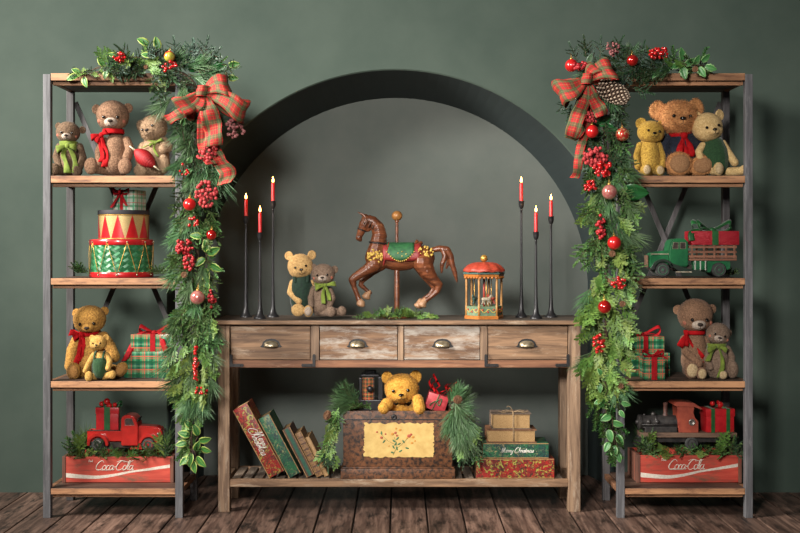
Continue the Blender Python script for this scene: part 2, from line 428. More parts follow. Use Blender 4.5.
for i, mm in ((0, 'cons'), (2, 'cons_pale'), (4, 'cons_pale'), (6, 'cons')):
    a, b = xs[i]+.003, xs[i+1]-.003; z0, z1 = cz(360.4)+.003, cz(325.3)-.003
    bm = nb(); bx(bm, a, b, YF+.007, YF+.026, z0, z1, .0025); bx(bm, a+.01, b-.01, YF+.026, YR-.03, z0+.01, z1-.01, 0, 0)
    dr = obj('drawer', bm, mt[mm], t, False)
    # cup pull
    hx = cx({0: 271, 2: 357.5, 4: 442.5, 6: 527}[i]); hz = cz(344.5)
    bm = nb(); n = 20; rows = []
    for j in range(7):
        ph = j/6*PI/2; row = []
        for k in range(n+1):
            th = PI*k/n
            row.append(bm.verts.new((hx-.036*math.cos(th)*math.cos(ph*.0)*(1-.12*math.sin(ph)), YF+.007-.024*math.sin(ph)*math.sin(th)**.6, hz-.008+.026*math.sin(th)**.7*math.cos(ph)+(-.004*math.sin(ph)))))
        rows.append(row)
    for r1, r2 in zip(rows[:-1], rows[1:]):
        for k in range(n): bm.faces.new((r1[k], r1[k+1], r2[k+1], r2[k]))
    bmesh.ops.recalc_face_normals(bm, faces=bm.faces[:])
    solid(obj('cup_pull', bm, mt['brass'], dr), .002)
    bm = nb(); pts = [(hx-.05, YF+.0055, hz-.012)]
    poly = [(hx-.052, hz-.010), (hx-.044, hz-.004), (hx-.038, hz+.012), (hx-.022, hz+.024), (hx, hz+.027), (hx+.022, hz+.024), (hx+.038, hz+.012), (hx+.044, hz-.004), (hx+.052, hz-.010), (hx+.044, hz-.014), (hx-.044, hz-.014)]
    prism(bm, poly, YF+.0035, YF+.0068, .0008); obj('backplate', bm, mt['iron'], dr, False)
for a, b, sgn in ((229.5, 243, 1), (315.5, 302, -1), (484.5, 498, 1), (569.5, 556, -1)):
    x, x2 = cx(a), cx(b); z = cz(366.8); bm = nb(); wq = .014
    poly = [(x, z), (x2, z), (x2+sgn*.004, z+wq/2), (x2, z+wq), (x+sgn*wq, z+wq), (x+sgn*wq, z+.055), (x+sgn*wq/2, z+.061), (x, z+.055)]
    prism(bm, poly if sgn > 0 else poly[::-1], YF-.004, YF+.0028 if a not in (229.5, 569.5) else YF+.0035, .001); 
    for u in (.3, .8): ell(bm, (x+(x2-x)*u, YF-.004, z+wq/2), (.003, .002, .003), None, 8)
    obj('corner_bracket', bm, mt['iron'], t, False)
zs = .153
mt['slat'] = wood('grey brown slat', (.20, .15, .11), (.11, .08, .06), (.30, .25, .2), 1, 6, .7, .4, .6)
for (y0, y1) in ((YF+.004, YF+.03), (YR-.03, YR-.004)):
    bm = nb(); bx(bm, cx(229.5)+.0005, cx(568.5)-.0005, y0, y1, zs-.036, zs-(0 if y0 < .2 else .0), .003); obj('shelf_rail', bm, mt['cons'], t, False)
bm = nb(); x = cx(229.5)+.006; xe = cx(568.5)
while x+.04 < xe: bx(bm, x, x+.040, YF+.031, YR-.031, zs-.016, zs, .003); x += .0525
obj('slats', bm, mt['slat'], t, False)
for (a, b) in LX:
    bm = nb(); bx(bm, a+.012, b-.012, YF+.0555, YR-.0555, zs-.036, zs, .002); obj('shelf_rail', bm, mt['cons'], t, False)

# ------------------------------------------------------------------ candles and candlesticks
mt['wax'] = mat('red candle wax', (.52, .012, .014), (.42, .008, .01), 20, .4, bst=0)
m, n, l, b = nt('flame'); b.inputs['Base Color'].default_value = (1, .5, .1, 1); b.inputs['Emission Color'].default_value = (1, .42, .09, 1); b.inputs['Emission Strength'].default_value = 22; mt['flame'] = m
def candle(px, ytop, ycup, ybase, Y, lc, lk):
    s = S(Y); zc = HC-(ycup-250)*s; x = (px-400)*s; z0 = zt
    bm = nb(); R = .030
    lathe(bm, [(R, z0), (R, z0+.005), (R*.85, z0+.010), (R*.5, z0+.025), (.0105, z0+.05), (.0078, z0+.10), (.0062, z0+.2), (.0052, zc-.06), (.005, zc-.045), (.0065, zc-.043), (.0065, zc-.038), (.005, zc-.036),
               (.0105, zc-.028), (.0135, zc-.014), (.0135, zc-.001), (.0145, zc), (.0145, zc+.003), (.0095, zc+.003), (.0095, zc-.012)], (x, Y, 0), 20)
    tag(obj('candlestick', bm, mt['iron_tall'], None, True, (x, Y, z0), 50), lk, 'candlestick', 'black candlesticks on the console')
    zt_ = HC-(ytop-250)*s
    t = thing('taper_candle', (x, Y, zc-.012), lc, 'candle', 'lit red taper candles')
    bm = nb(); lathe(bm, [(.009, zc-.012), (.0085, zt_-.004), (.007, zt_-.001), (.003, zt_-.002)], (x, Y, 0), 16); obj('wax', bm, mt['wax'], t, True, None, 50)
    bm = nb(); tube(bm, [(x, Y, zt_-.003), (x+.001, Y, zt_+.004), (x+.002, Y, zt_+.008)], .0009, 6); obj('wick', bm, mt['thread'], t)
    bm = nb(); lathe(bm, [(0, zt_+.003), (.0036, zt_+.005), (.0052, zt_+.010), (.0045, zt_+.017), (.0022, zt_+.025), (0, zt_+.033)], (x, Y, 0), 12); fo = obj('flame', bm, mt['flame'], t)
    lt = bpy.data.lights.new('flame_light', 'POINT'); lt.energy = .35; lt.color = (1, .5, .18); lt.shadow_soft_size = .012
    lo = bpy.data.objects.new('flame_light', lt); C.objects.link(lo); lo.location = (x, Y-.012, zt_+.045)
candle(246, 199.5, 216.5, 313, .33, 'lit red candle nearest the left garland, middle height of the left three', 'black candlestick nearest the left garland')
candle(260, 212.5, 233, 314.6, .21, 'lit red candle in the lowest holder of the left three', 'shortest black candlestick of the left three')
candle(273, 183, 201.5, 313, .34, 'lit red candle in the tallest holder of the left three, nearest the yellow bear', 'tallest black candlestick of the left three, nearest the yellow bear')
candle(521.3, 183, 201.5, 313, .32, 'lit red candle in the tallest holder of the right three, nearest the toy carousel', 'tallest black candlestick of the right three, nearest the toy carousel')
candle(536, 212.5, 232.5, 314.6, .21, 'lit red candle in the lowest holder of the right three', 'shortest black candlestick of the right three')
candle(551, 200.5, 217, 313, .32, 'lit red candle nearest the right garland, middle height of the right three', 'black candlestick nearest the right garland')
# ------------------------------------------------------------------ teddy bears
mt['glassy_nose'] = mt['thread']
FUR = {}
def fur(key, c1, c2, sc=150):
    FUR[key] = mat(key+' plush', c1, c2, sc, .95, bst=1, bd=.005, sheen=.05, lo=.36, hi=.62, detail=3); return FUR[key]
fur('brown', (.30, .17, .10), (.15, .08, .045)); fur('dark_brown', (.19, .12, .07), (.10, .06, .035))
fur('taupe', (.40, .27, .165), (.26, .165, .095)); fur('golden', (.52, .27, .055), (.27, .13, .025))
fur('yellow', (.62, .37, .10), (.42, .23, .05)); fur('mustard', (.50, .31, .05), (.28, .16, .022))
fur('caramel', (.66, .32, .12), (.38, .16, .055), 110); fur('cream', (.80, .58, .28), (.58, .38, .15))
fur('pale', (.68, .44, .18), (.46, .27, .10)); fur('bright', (.68, .36, .06), (.45, .20, .02), 120)
fur('greybrown', (.24, .165, .115), (.14, .09, .06)); fur('snout', (.50, .42, .35), (.34, .26, .20))
fur('paw_cream', (.62, .47, .27), (.45, .32, .17)); fur('paw_tan', (.42, .23, .11), (.30, .15, .065)); fur('paw_orange', (.50, .26, .08), (.36, .17, .045))
mt['knit_green'] = mat('dark green knit', (.028, .085, .03), (.012, .045, .016), 160, .95, bst=1, bd=.003, sheen=.3)
mt['knit_deep'] = mat('deep green velvet', (.012, .04, .022), (.006, .02, .012), 90, .85, bst=.5, sheen=.3)
mt['navy'] = mat('navy knit', (.012, .017, .035), (.006, .009, .018), 160, .95, bst=.8, bd=.002, sheen=.2)

def rotm(yaw=0, pitch=0, roll=0):
    return Matrix.Rotation(math.radians(yaw), 3, 'Z') @ Matrix.Rotation(math.radians(pitch), 3, 'X') @ Matrix.Rotation(math.radians(roll), 3, 'Y')
def teddy(label, cx, base, Y, zb, furk, head, ears, torso, arms, legs, pose=(0, 0, 0), muz=None, muzk=None, pads=(), padk='paw_cream', fz=900, fl=.006,
          wear=None, eye=.085, blush=False, vox=.0034, earin=None, arm_in=None, group=None):
    """head=(px,py,rx,rz,dy) torso=(px,py,rx,rz); limbs: chains of (px,py,dy,r) in pixels; legs may end with ('f',px,py,dy,rx,ry,rz)"""
    s = S(Y); P = lambda x, y, d=0: W(x, y, Y)+Vector((0, d*s, 0))
    t = thing('teddy_bear', (W(cx, base, Y).x, Y, zb), label, 'teddy bear', group)
    fm = FUR[furk]; zmin = zb+.0006; sd = int(cx*7+base)
    hp = P(head[0], head[1], head[4]); rx, rz = head[2]*s, head[3]*s; ry = (rx+rz)/2*.93; R = rotm(*pose)
    mz = muz or (0, -.28, .42, .34)          # x, z offset, radius, length (head radii)
    ml = hp+R @ Vector((mz[0]*rx, -ry*.82, mz[1]*rz)); mr = (mz[2]*rx, mz[3]*ry*1.15, mz[2]*.82*rz)
    sh = [('e', hp, (rx, ry, rz), R), ('e', hp+R @ Vector((0, -ry*.2, -rz*.28)), (rx*.93, ry*.8, rz*.66), R)]
    if muzk is None: sh.append(('e', ml, mr, R))
    hd = obj('head', blob(sh, vox, 5, zmin, fz, fl, .0009, sd), fm, t)
    if muzk is not None:
        bm = blob([('e', ml, mr, R)], vox*.8, 2, zmin, fz//8, fl*.6, .0008, sd+9); obj('muzzle', bm, FUR[muzk], hd)
    for i, (ex, ez, er) in enumerate(ears):
        ec = P(ex, ez, head[4]+.15*head[2]); er *= s
        bm = nb(); dirx = (ec-hp); dirx.y = 0; yawe = -18 if dirx.x < 0 else 18
        RE = Matrix.Rotation(math.radians(yawe+pose[0]), 3, 'Z')
        tt = bmesh.new(); bmesh.ops.create_uvsphere(tt, u_segments=18, v_segments=12, radius=1)
        for v in tt.verts:
            q = v.co; d2 = q.x*q.x+q.z*q.z
            y = q.y*.5
            if q.y < 0: y += .62*(1-d2)**1.0*.8
            v.co = ec+RE @ Vector((q.x*er, y*er, q.z*er*1.02))
        tt.normal_update(); fuzz(tt, fz//7, fl*.8, .0009, sd+i)
        obj('ear', tt, fm, hd)
    for sx in (-1, 1):
        d = Vector((sx*.40, -.88, .05)).normalized(); p = hp+R @ Vector((d.x*rx*1.0, d.y*ry*1.04, d.z*rz))
        bm = nb(); ell(bm, p, eye*rx*1.15, None, 12); obj('eye', bm, mt['black'], hd)
    npos = ml+R @ Vector((0, -mr[1]*.96, mr[2]*.38)); bm = nb(); ell(bm, npos, (mr[0]*.38, mr[1]*.3, mr[2]*.30), R, 14); obj('nose', bm, mt['black'] if furk in ('caramel', 'bright', 'yellow', 'cream', 'pale', 'mustard') else mt['thread'], hd)
    bm = nb(); q = lambda a, b_: ml+R @ Vector((a*mr[0], -mr[1]*(math.sqrt(max(.05, 1-a*a-b_*b_)))*1.03-.0004, b_*mr[2]))
    for sx in (-1, 1): tube(bm, cr([q(0, .2), q(0, -.25), q(sx*.22, -.5), q(sx*.5, -.42)], 4), .0008, 5)
    obj('mouth', bm, mt['thread'], hd)
    if blush:
        for sx in (-1, 1):
            d = Vector((sx*.68, -.70, -.28)).normalized(); p = hp+R @ Vector((d.x*rx*.97, d.y*ry*.90, d.z*rz*.97))
            bm = nb(); ell(bm, p, (rx*.2, ry*.12, rz*.17), R, 12); obj('cheek', bm, mt['blush'], hd)
    tc = P(torso[0], torso[1], 2); tx, tz = torso[2]*s, torso[3]*s
    ty = (tx+tz)*.5*.86
    bt = obj('torso', blob([('e', tc, (tx, ty, tz)), ('e', tc-Vector((0, 0, tz*.35)), (tx*1.06, ty*1.05, tz*.62))], vox, 5, zmin, fz//2, fl, .0009, sd+2), fm if wear != 'sweater' else mt['navy'], t)
    for i, a in enumerate(arms):
        pts = [(P(x, y, d), r*s) for x, y, d, r in a]
        obj('arm', blob([('c', pts)], vox*.9, 4, zmin, fz//4, fl*.8, .0009, sd+3+i), (mt['navy'] if wear == 'sweater' else fm), t)
    for i, a in enumerate(legs):
        sh = []; ch = [q_ for q_ in a if q_[0] != 'f']; ft = [q_ for q_ in a if q_[0] == 'f']
        pts = [(P(x, y, d), r*s) for x, y, d, r in ch]
        if len(pts) > 1: sh.append(('c', pts))
        for f_ in ft:
            RF = rotm(0, 0, f_[7]) if len(f_) > 7 else None
            sh.append(('e', P(f_[1], f_[2], f_[3]), (f_[4]*s, f_[5]*s, f_[6]*s), RF))
        lg = obj('leg', blob(sh, vox*.9, 4, zmin, fz//4, fl*.8, .0009, sd+7+i), fm, t)
        if pads and ft and i < len(pads) and pads[i]:
            f_ = ft[0]; RF = rotm(0, 0, f_[7]) if len(f_) > 7 else Matrix.Identity(3)
            bm = nb(); c_ = P(f_[1], f_[2], f_[3])+Vector((0, -f_[5]*s*.62, 0)); ell(bm, (c_.x, c_.y, max(c_.z, zb+f_[6]*s*.78)), (f_[4]*s*.76, f_[5]*s*.55, f_[6]*s*.76), RF, 18); obj('foot_pad', bm, FUR[padk], lg)
    if wear in ('overalls', 'dress', 'vest'):
        m = mt['knit_green'] if wear != 'vest' else mt['knit_deep']
        bm = nb(); n = 48; prof = [(.80, .98), (.98, .75), (1.10, .35), (1.17, -.05), (1.24, -.45), (1.26, -.80), (1.18, -.95)] if wear == 'dress' else [(.72, .60), (1.08, .42), (1.13, .05), (1.17, -.4), (1.17, -.75), (1.0, -.94)] if wear == 'overalls' else [(.72, .96), (.98, .72), (1.10, .3), (1.14, -.1), (1.16, -.5), (1.12, -.8)]
        rows = []
        for a, zz in prof:
            rad = a*math.sqrt(max(.15, 1-min(.95, abs(zz))**2*.72)); row = []
            for k in range(n):
                th = 2*PI*k/n; rr = rad*(1+(.035 if wear == 'dress' else .012)*math.sin(th*(16 if wear == 'dress' else 9))*(1-zz)*.6)
                row.append(bm.verts.new((tc.x+tx*rr*math.cos(th), tc.y+ty*rr*math.sin(th), max(zmin+.0005, tc.z+tz*zz))))
            rows.append(row)
        for r1, r2 in zip(rows[:-1], rows[1:]):
            for k in range(n): bm.faces.new((r1[k], r1[(k+1) % n], r2[(k+1) % n], r2[k]))
        o = solid(obj(wear if wear != 'overalls' else 'dungarees', bm, m, t), .0025)
        if wear != 'dress':
            for sx in (-1, 1):
                bm = nb(); pp = [(tc.x+sx*tx*.55, tc.y-ty*.92, tc.z+tz*.45), (tc.x+sx*tx*.60, tc.y-ty*.62, tc.z+tz*.82), (tc.x+sx*tx*.55, tc.y, tc.z+tz*.98)]
                strip(bm, cr(pp, 5), (1, 0, 0), .26*tx, 0, 2); solid(obj('shoulder_strap', bm, m, t), .002)
    return t, P, s, zb
def bowknot(parent, P, s, col, neck, nr, knot, loops, tails, wd=4.5, thick=.0016, nm='scarf'):
    """neck=(px,py,dy) radius nr px, knot=(px,py,dy), loops: (dx,dy_img,L), tails: lists of (px,py,dy)"""
    c = P(*neck); bm = nb(); pts = [c+Vector((nr*s*math.cos(2*PI*k/24), nr*s*.9*math.sin(2*PI*k/24), .0*s)) for k in range(25)]
    strip(bm, pts, (0, 0, 1), wd*.8*s, 0, 3, cup=.12)
    k0 = P(*knot); ell(bm, k0, (wd*.42*s, wd*.36*s, wd*.42*s), None, 12)
    for dx, dz, L in loops:
        o = Vector((dx, 0, -dz)).normalized(); pr = Vector((-o.z, 0, o.x)); pts = []; ws = []
        for i in range(15):
            u = i/14; pts.append(k0+o*L*s*math.sin(PI*u)**.8+Vector((0, -.32*L*s*math.sin(2*PI*u)-.4*s, 0))-Vector((0, 0, .14*L*s*math.sin(PI*u)**2))); ws.append(wd*s*(.35+.75*math.sin(PI*u)))
        strip(bm, pts, pr, ws, 0, 3, cup=.06)
    for tl in tails:
        pts = cr([P(*knot)]+[P(*q) for q in tl], 5); nn = len(pts)
        strip(bm, pts, [Vector((math.cos(.5*math.sin(i*.6)), .6*math.sin(i*.5), .0)) for i in range(nn)], [wd*s*(.5+.6*i/nn) for i in range(nn)], 0, 3, cup=.08)
    o = obj(nm, bm, col, parent); solid(o, thick); return o
red, lime = mt['fabric_red'], mt['fabric_green']
ZA, ZBb, ZC_, ZD = ZS[1], ZS[2], ZS[3], ZS[4]
def rest(z, Y): return 250+(HC-z)/S(Y)      # pixel row of a shelf top at depth Y

# top left shelf (pixel rows: base about 177 at Y .15)
b, P, s, _ = teddy('small dark brown bear in a lime green scarf, leftmost on top left shelf', 70, 175, .17, ZA, 'dark_brown', (68.7, 132.5, 12, 10.8, -2), [(58.5, 126, 3.5), (82.5, 130, 3.6)], (70, 159, 10.5, 19),
      [[(60, 147, -1, 4), (57.5, 157, -4, 3.8), (62, 167, -9, 3.6)], [(80, 147, -1, 4), (84, 158, -3, 3.8), (82, 168, -7, 3.4)]],
      [[(64, 170, 0, 6), (60, 171, -10, 5), ('f', 58.5, 170.5, -13, 5, 4, 6.5)], [(76, 171, 0, 6), (80, 172, -8, 5), ('f', 81, 171.5, -12, 4.5, 4, 5.5)]], (8, 12, 4), muzk='snout', blush=True, fz=700, fl=.004)
bowknot(b, P, s, lime, (69, 144.5, -1), 9, (71, 147, -11), [(-1, .25, 11), (1, .05, 9)], [[(67, 155, -12), (70, 165, -12.5), (72, 174, -14)], [(76, 154, -12.5), (79, 164, -13), (80, 174, -14)]], 7)
b, P, s, _ = teddy('large taupe bear with a red scarf sitting in the middle of the top left shelf', 113, 174, .16, ZA, 'brown', (113.5, 116, 16.3, 15.3, -3), [(96.5, 109.4, 4.8), (128.2, 108.2, 4.8)], (116, 154.5, 13.5, 22.5),
      [[(104, 141, -2, 4.5), (100.5, 152, -6, 4.2), (102, 164, -10, 4)], [(127, 141, -2, 4.8), (131.5, 150, -6, 4.8), (130, 158, -11, 5)]],
      [[(108, 169, 0, 7), (98, 169, -8, 5.5), ('f', 94.5, 167, -12, 7, 4.5, 8.6)], [(122, 169, 0, 7), (128, 169, -10, 5.5), ('f', 129, 167.5, -16, 7, 4.5, 8)]], (6, 16, 0), muzk='snout', fz=1300, fl=.0045, blush=True)
bowknot(b, P, s, red, (114, 132, -2), 10.5, (104, 136, -10), [(-1, .15, 10), (.7, -.5, 7), (-.8, .9, 8)], [[(107, 146, -12), (110, 156, -13), (108, 168, -14)], [(104, 146, -12), (106, 157, -13), (104.5, 163, -13)]], 6)
b, P, s, _ = teddy('shaggy light brown bear with thin green ribbon holding the red spindle', 154, 174, .18, ZA, 'taupe', (154, 129, 14, 12.8, -3), [(140.3, 125.4, 4.8), (160.8, 117.6, 5.2)], (154, 156, 14.5, 21),
      [[(144, 147, -2, 5), (141, 156, -6, 5), (143, 166, -9, 5)], [(164, 142, -3, 5.2), (169, 148, -8, 5.2), (166, 150, -12, 4.8)]],
      [[(150, 169, 0, 7), (144, 171, -7, 6), ('f', 143, 171, -10, 7, 4.5, 6)], [(160, 169, 0, 7), (166, 168, -10, 5.5), ('f', 166.8, 165, -15, 5.5, 4.5, 9.5)]], (-16, 4, -20), fz=3800, fl=.009)
bowknot(b, P, s, lime, (156, 142.5, -1), 10, (158, 144, -12), [(1, -.55, 9), (-1, .3, 6)], [[(157, 150, -13), (161, 158, -14)], [(150, 147, -13), (145, 149, -13)]], 3)
mt['spindle'] = mat('red wound yarn', (.40, .008, .012), (.22, .004, .006), 220, .6, bst=.8, bd=.002)
t = thing('yarn_spindle', W(146, 160, .05), 'red yarn-wound spindle with brass tips leaning across the shaggy bear', 'spindle')
a, c = W(129.6, 145.8, .10), W(160, 170.8, .06); d = (c-a); n_ = d.normalized(); Rm = n_.to_track_quat('Z', 'Y').to_matrix(); L = d.length
bm = nb(); prof = []
for k in range(41):
    u = k/40; prof.append((.0335*math.sin(PI*u)**.75*(1+.07*math.sin(k*2.2))+.003, L*(.17+.66*u)))
lathe(bm, prof, a, 24, 0, Rm); obj('yarn', bm, mt['spindle'], t)
bm = nb(); lathe(bm, [(.0025, 0), (.0045, .004), (.0045, .012), (.006, L*.1), (.007, L*.2), (.004, L*.21)], a, 14, 0, Rm); lathe(bm, [(.007, L*.8), (.007, L*.86), (.0045, L*.88), (.0045, L*.99), (.002, L)], a, 14, 0, Rm); obj('rod', bm, mt['brass'], t)

# top right shelf
b, P, s, _ = teddy('small mustard bear without clothes, leftmost on the top right shelf', 648, 175.5, .17, ZA, 'mustard', (650, 132.6, 13.6, 11.6, -3), [(641, 123.6, 5.6), (661, 126.2, 5.6)], (649, 156.5, 12, 20),
      [[(640, 146, -1, 4.2), (636.5, 156, -3, 4), (637, 167, -6, 3.8)], [(658, 146, -2, 4.2), (661.5, 156, -4, 4), (660.5, 166, -7, 3.8)]],
      [[(644, 169, 0, 6), (643, 170, -8, 4.8), ('f', 643.8, 170.6, -12, 4.8, 3.5, 6)], [(654, 169, 0, 6), (656, 171, -8, 4.8), ('f', 657, 171.2, -12, 4.8, 3.5, 5.6)]], (4, 2, 5), fz=900, fl=.0045, pads=(1, 1))
b, P, s, _ = teddy('big fluffy caramel bear in a navy jumper and red scarf on the top right shelf', 679, 176, .20, ZA, 'caramel', (677.5, 118.5, 19, 17, -4), [(657.5, 110.5, 8.6), (695.5, 108, 8.6)], (682, 151, 18, 25),
      [[(667, 141, -2, 6.5), (661, 152, -6, 6.5), (664, 163, -9, 6)], [(697, 141, -2, 6.5), (702, 152, -4, 6.5), (700, 163, -8, 6)]],
      [[(674, 168, 0, 8), (674, 168, -12, 7), ('f', 673.8, 165.4, -20, 13, 6, 12)], [(690, 168, 0, 8), (696, 168, -12, 7), ('f', 697, 167, -18, 13, 6, 9.8, -12)]], (-2, 3, 2), fz=6500, fl=.014, wear='sweater', pads=(1, 1), padk='paw_tan', muz=(0, -.25, .46, .42))
bowknot(b, P, s, red, (680, 134.5, -2), 12, (680.5, 137, -14), [], [[(677, 145, -17), (675, 152, -18), (674, 158, -19)], [(684, 144, -17), (686, 152, -18), (686, 158, -19)], [(680, 146, -16), (681, 158, -17), (681, 166, -18)]], 8)
b, P, s, _ = teddy('pale yellow bear in a green knitted dress, rightmost on the top right shelf', 712, 177, .15, ZA, 'cream', (706.2, 127.5, 15.3, 14.6, -3), [(696, 117, 5.4), (719.4, 115.3, 5.6)], (714, 156.5, 12.5, 21),
      [[(702, 146, -2, 4), (697, 152, -6, 3.8), (698, 163, -10, 3.8)], [(722, 144, -2, 4.2), (727, 153, -4, 4), (732, 163, -8, 4.2)]],
      [[(709, 170, 0, 6), (712, 171, -10, 5), ('f', 713.8, 170.2, -16, 5.2, 4, 6.8)], [(718, 171, 0, 5), (729, 172, -6, 4.4), (738, 171.5, -9, 4.4), ('f', 741, 170.5, -10, 4.4, 4, 5)]], (10, 6, -12), fz=900, fl=.004, wear='dress', pads=(1, 0))

# third left shelf
b, P, s, _ = teddy('large golden bear with a red scarf on the left shelf beside the plaid gifts', 90, 379, .17, ZC_, 'golden', (90.8, 318.6, 16.4, 13.6, -4), [(77, 313.4, 4.8), (104.8, 311, 4.4)], (92, 352, 15, 25),
      [[(79, 338, -2, 6.2), (74.5, 350, -5, 6.6), (73, 365, -8, 6.2)], [(104, 337, -2, 6), (111, 346, -4, 6), (116.5, 356, -8, 5.8)]],
      [[(84, 371, 0, 8), (79, 371, -10, 6.5), ('f', 78.4, 369.5, -16, 7, 5, 8.8)], [(100, 371, 0, 8), (116, 370, -6, 6.3), ('f', 123.5, 368.6, -10, 6, 5, 8.8, 38)]], (4, 22, -3), fz=1400, fl=.004, pads=(1, 1), padk='paw_orange')
bowknot(b, P, s, red, (90, 333.5, -2), 10, (84.5, 334, -11), [(-1, -.35, 12), (-.9, .3, 8)], [[(84, 343, -13), (82.5, 353, -14), (80, 363, -14)], [(88, 341, -13), (86, 350, -14), (84.5, 360, -14)]], 6)
b, P, s, _ = teddy('tiny yellow bear in green dungarees in the lap of the large golden bear', 100, 381, .045, ZC_, 'yellow', (98.8, 342.6, 8.6, 7.6, -2), [(92.3, 338, 3.2), (106.4, 337.6, 3.2)], (100.3, 365, 7.5, 14.5),
      [[(94, 355, -1, 3), (90, 363, -4, 3), (87.5, 370, -7, 2.9)], [(107, 355, -1, 3), (111, 361, -4, 3), (110, 367.5, -7, 3)]],
      [[(97, 376, 0, 4), (92, 376, -5, 3.8), ('f', 91, 375.5, -8, 4, 3.2, 5.4)], [(104, 376, 0, 4), (111, 374.5, -4, 3.6), ('f', 113.5, 373.8, -6, 4.2, 3.2, 4.6)]], (2, 2, 0), fz=350, fl=.003, wear='overalls', vox=.0024)

# third right shelf
b, P, s, _ = teddy('brown bear with a red scarf on the right shelf, head bowed beside a smaller bear', 694, 378, .17, ZC_, 'brown', (694.3, 314.5, 17.6, 16.5, -3), [(677.8, 309.8, 4.8), (712, 309.2, 4.8)], (695, 352, 12.5, 25),
      [[(684, 339, -2, 4.6), (683.5, 351, -8, 4.4), (695, 362, -14, 4.3)], [(705, 340, -2, 4.6), (708, 351, -3, 4.4), (707, 361, -6, 4)]],
      [[(689, 370, 0, 7), (688, 370, -10, 6), ('f', 687.5, 368.5, -15, 7.5, 5, 9)], [(700, 371, 0, 7), (697, 372, -12, 5), ('f', 696.5, 371.5, -18, 5.5, 4.5, 6.6)]], (2, 20, 0), muzk='snout', fz=1300, fl=.0045, pads=(1, 1), blush=True)
bowknot(b, P, s, red, (694, 332, -2), 10.5, (684, 333, -9), [(-.6, 1, 13), (-.1, 1, 11)], [[(688, 342, -11), (694, 351, -13), (699, 361, -14)], [(689, 343, -11), (695, 350, -14), (699.5, 356, -15)]], 5)
b, P, s, _ = teddy('small olive brown bear in a lime green scarf, rightmost on the third right shelf', 717, 378, .13, ZC_, 'greybrown', (717.5, 333.5, 12, 11, -2), [(708.4, 325, 3.8), (728.2, 333, 3.8)], (717.5, 360, 12.5, 18.5),
      [[(709, 350, -1, 4), (705.5, 358, -5, 3.8), (708, 366, -9, 3.6)], [(727, 349, -1, 4), (730.5, 357, -4, 3.8), (728, 365, -8, 3.6)]],
      [[(713, 373, 0, 5), (717, 374, -8, 4.6), ('f', 719, 373.3, -12, 5.2, 4, 5.4)], [(723, 372, 0, 6), (729, 370, -6, 5.5), ('f', 730, 368.5, -8, 6, 5, 9)]], (-6, 8, 14), muzk='snout', blush=True, fz=900, fl=.0045, pads=(1, 0))
bowknot(b, P, s, lime, (716.5, 345, -1), 9.5, (715, 345.5, -11), [(-1, .2, 11), (1, .35, 9)], [[(718, 355, -13), (718, 366, -14.5), (714, 376, -15)], [(708, 352, -12), (704, 360, -12)]], 5)

# on the console
zt = .9015
b, P, s, _ = teddy('yellow bear in a deep green vest sitting beside the left candlesticks', 301, 316, .22, zt, 'pale', (300.5, 266, 12.8, 12.4, -3), [(289, 255.8, 4.4), (312, 255, 4.5)], (302, 292, 11, 22),
      [[(293, 283, -2, 3.8), (291, 292, -6, 3.7), (300, 300.5, -12, 3.7)], [(311, 283, -1, 3.8), (313, 292, -1, 3.5), (312, 299, -3, 3.4)]],
      [[(297, 308, 0, 6), (299, 309, -9, 5), ('f', 299.4, 309.3, -14, 6.8, 4, 6.4)], [(307, 308, 0, 5), (309, 310, -9, 4.4), ('f', 309.5, 310.3, -14, 4.8, 4, 6)]], (8, 6, -10), fz=900, fl=.004, wear='vest', pads=(0, 1), padk='snout')
b, P, s, _ = teddy('small grey brown bear with rosy cheeks and a lime bow beside the carousel horse', 322, 316, .20, zt, 'greybrown', (323.2, 274, 12, 10.4, -3), [(313.4, 267.6, 3.8), (334.6, 269.6, 3.8)], (321, 299, 9.5, 18),
      [[(313, 289, -2, 3.3), (311, 297, -6, 3.2), (312, 305, -9, 3.1)], [(330, 290, -2, 3.3), (333, 298, -6, 3.2), (330, 305, -10, 3.1)]],
      [[(318, 311, 0, 5), (328, 312, -7, 4.2), ('f', 331.5, 311, -11, 5.2, 4, 5.4)], [(325, 311, 0, 5), (337, 312, -3, 4.2), ('f', 342, 310.8, -5, 4.8, 4, 5.2)]], (0, 8, -3), muzk='snout', blush=True, fz=900, fl=.004, vox=.003)
bowknot(b, P, s, lime, (323, 283.5, -1), 8.5, (326, 285, -11), [(1, -.3, 11), (-1, .15, 10)], [[(324, 293, -13), (324.5, 303, -14)], [(329, 292, -12.5), (330, 300, -13)]], 5)
# ------------------------------------------------------------------ drums
mt['drum_red'] = mat('red lacquer', (.50, .012, .015), (.36, .008, .012), 30, .3, coat=.4, bst=.05)
mt['drum_gold'] = mat('gold glitter paper', (.55, .40, .17), (.32, .22, .08), 400, .45, .3, .6)
mt['drum_black'] = mat('black felt band', (.015, .013, .018), None, 40, .7)
m, n, l, b = nt('woven green strips'); t_ = n.new('ShaderNodeTexCoord'); mp = n.new('ShaderNodeMapping'); l.new(t_.outputs['UV'], mp.inputs[0])
mp.inputs['Scale'].default_value = (22, 36, 1); sx = n.new('ShaderNodeSeparateXYZ'); l.new(mp.outputs[0], sx.inputs[0])
u_ = math_(n, l, 'ADD', sx.outputs[0], sx.outputs[1]); v_ = math_(n, l, 'SUBTRACT', sx.outputs[0], sx.outputs[1])
fu = math_(n, l, 'FLOOR', u_); fv = math_(n, l, 'FLOOR', v_)
par = math_(n, l, 'PINGPONG', math_(n, l, 'ADD', fu, fv), 1)
ed = math_(n, l, 'MULTIPLY', math_(n, l, 'PINGPONG', u_, .5), 2); ed2 = math_(n, l, 'MULTIPLY', math_(n, l, 'PINGPONG', v_, .5), 2)
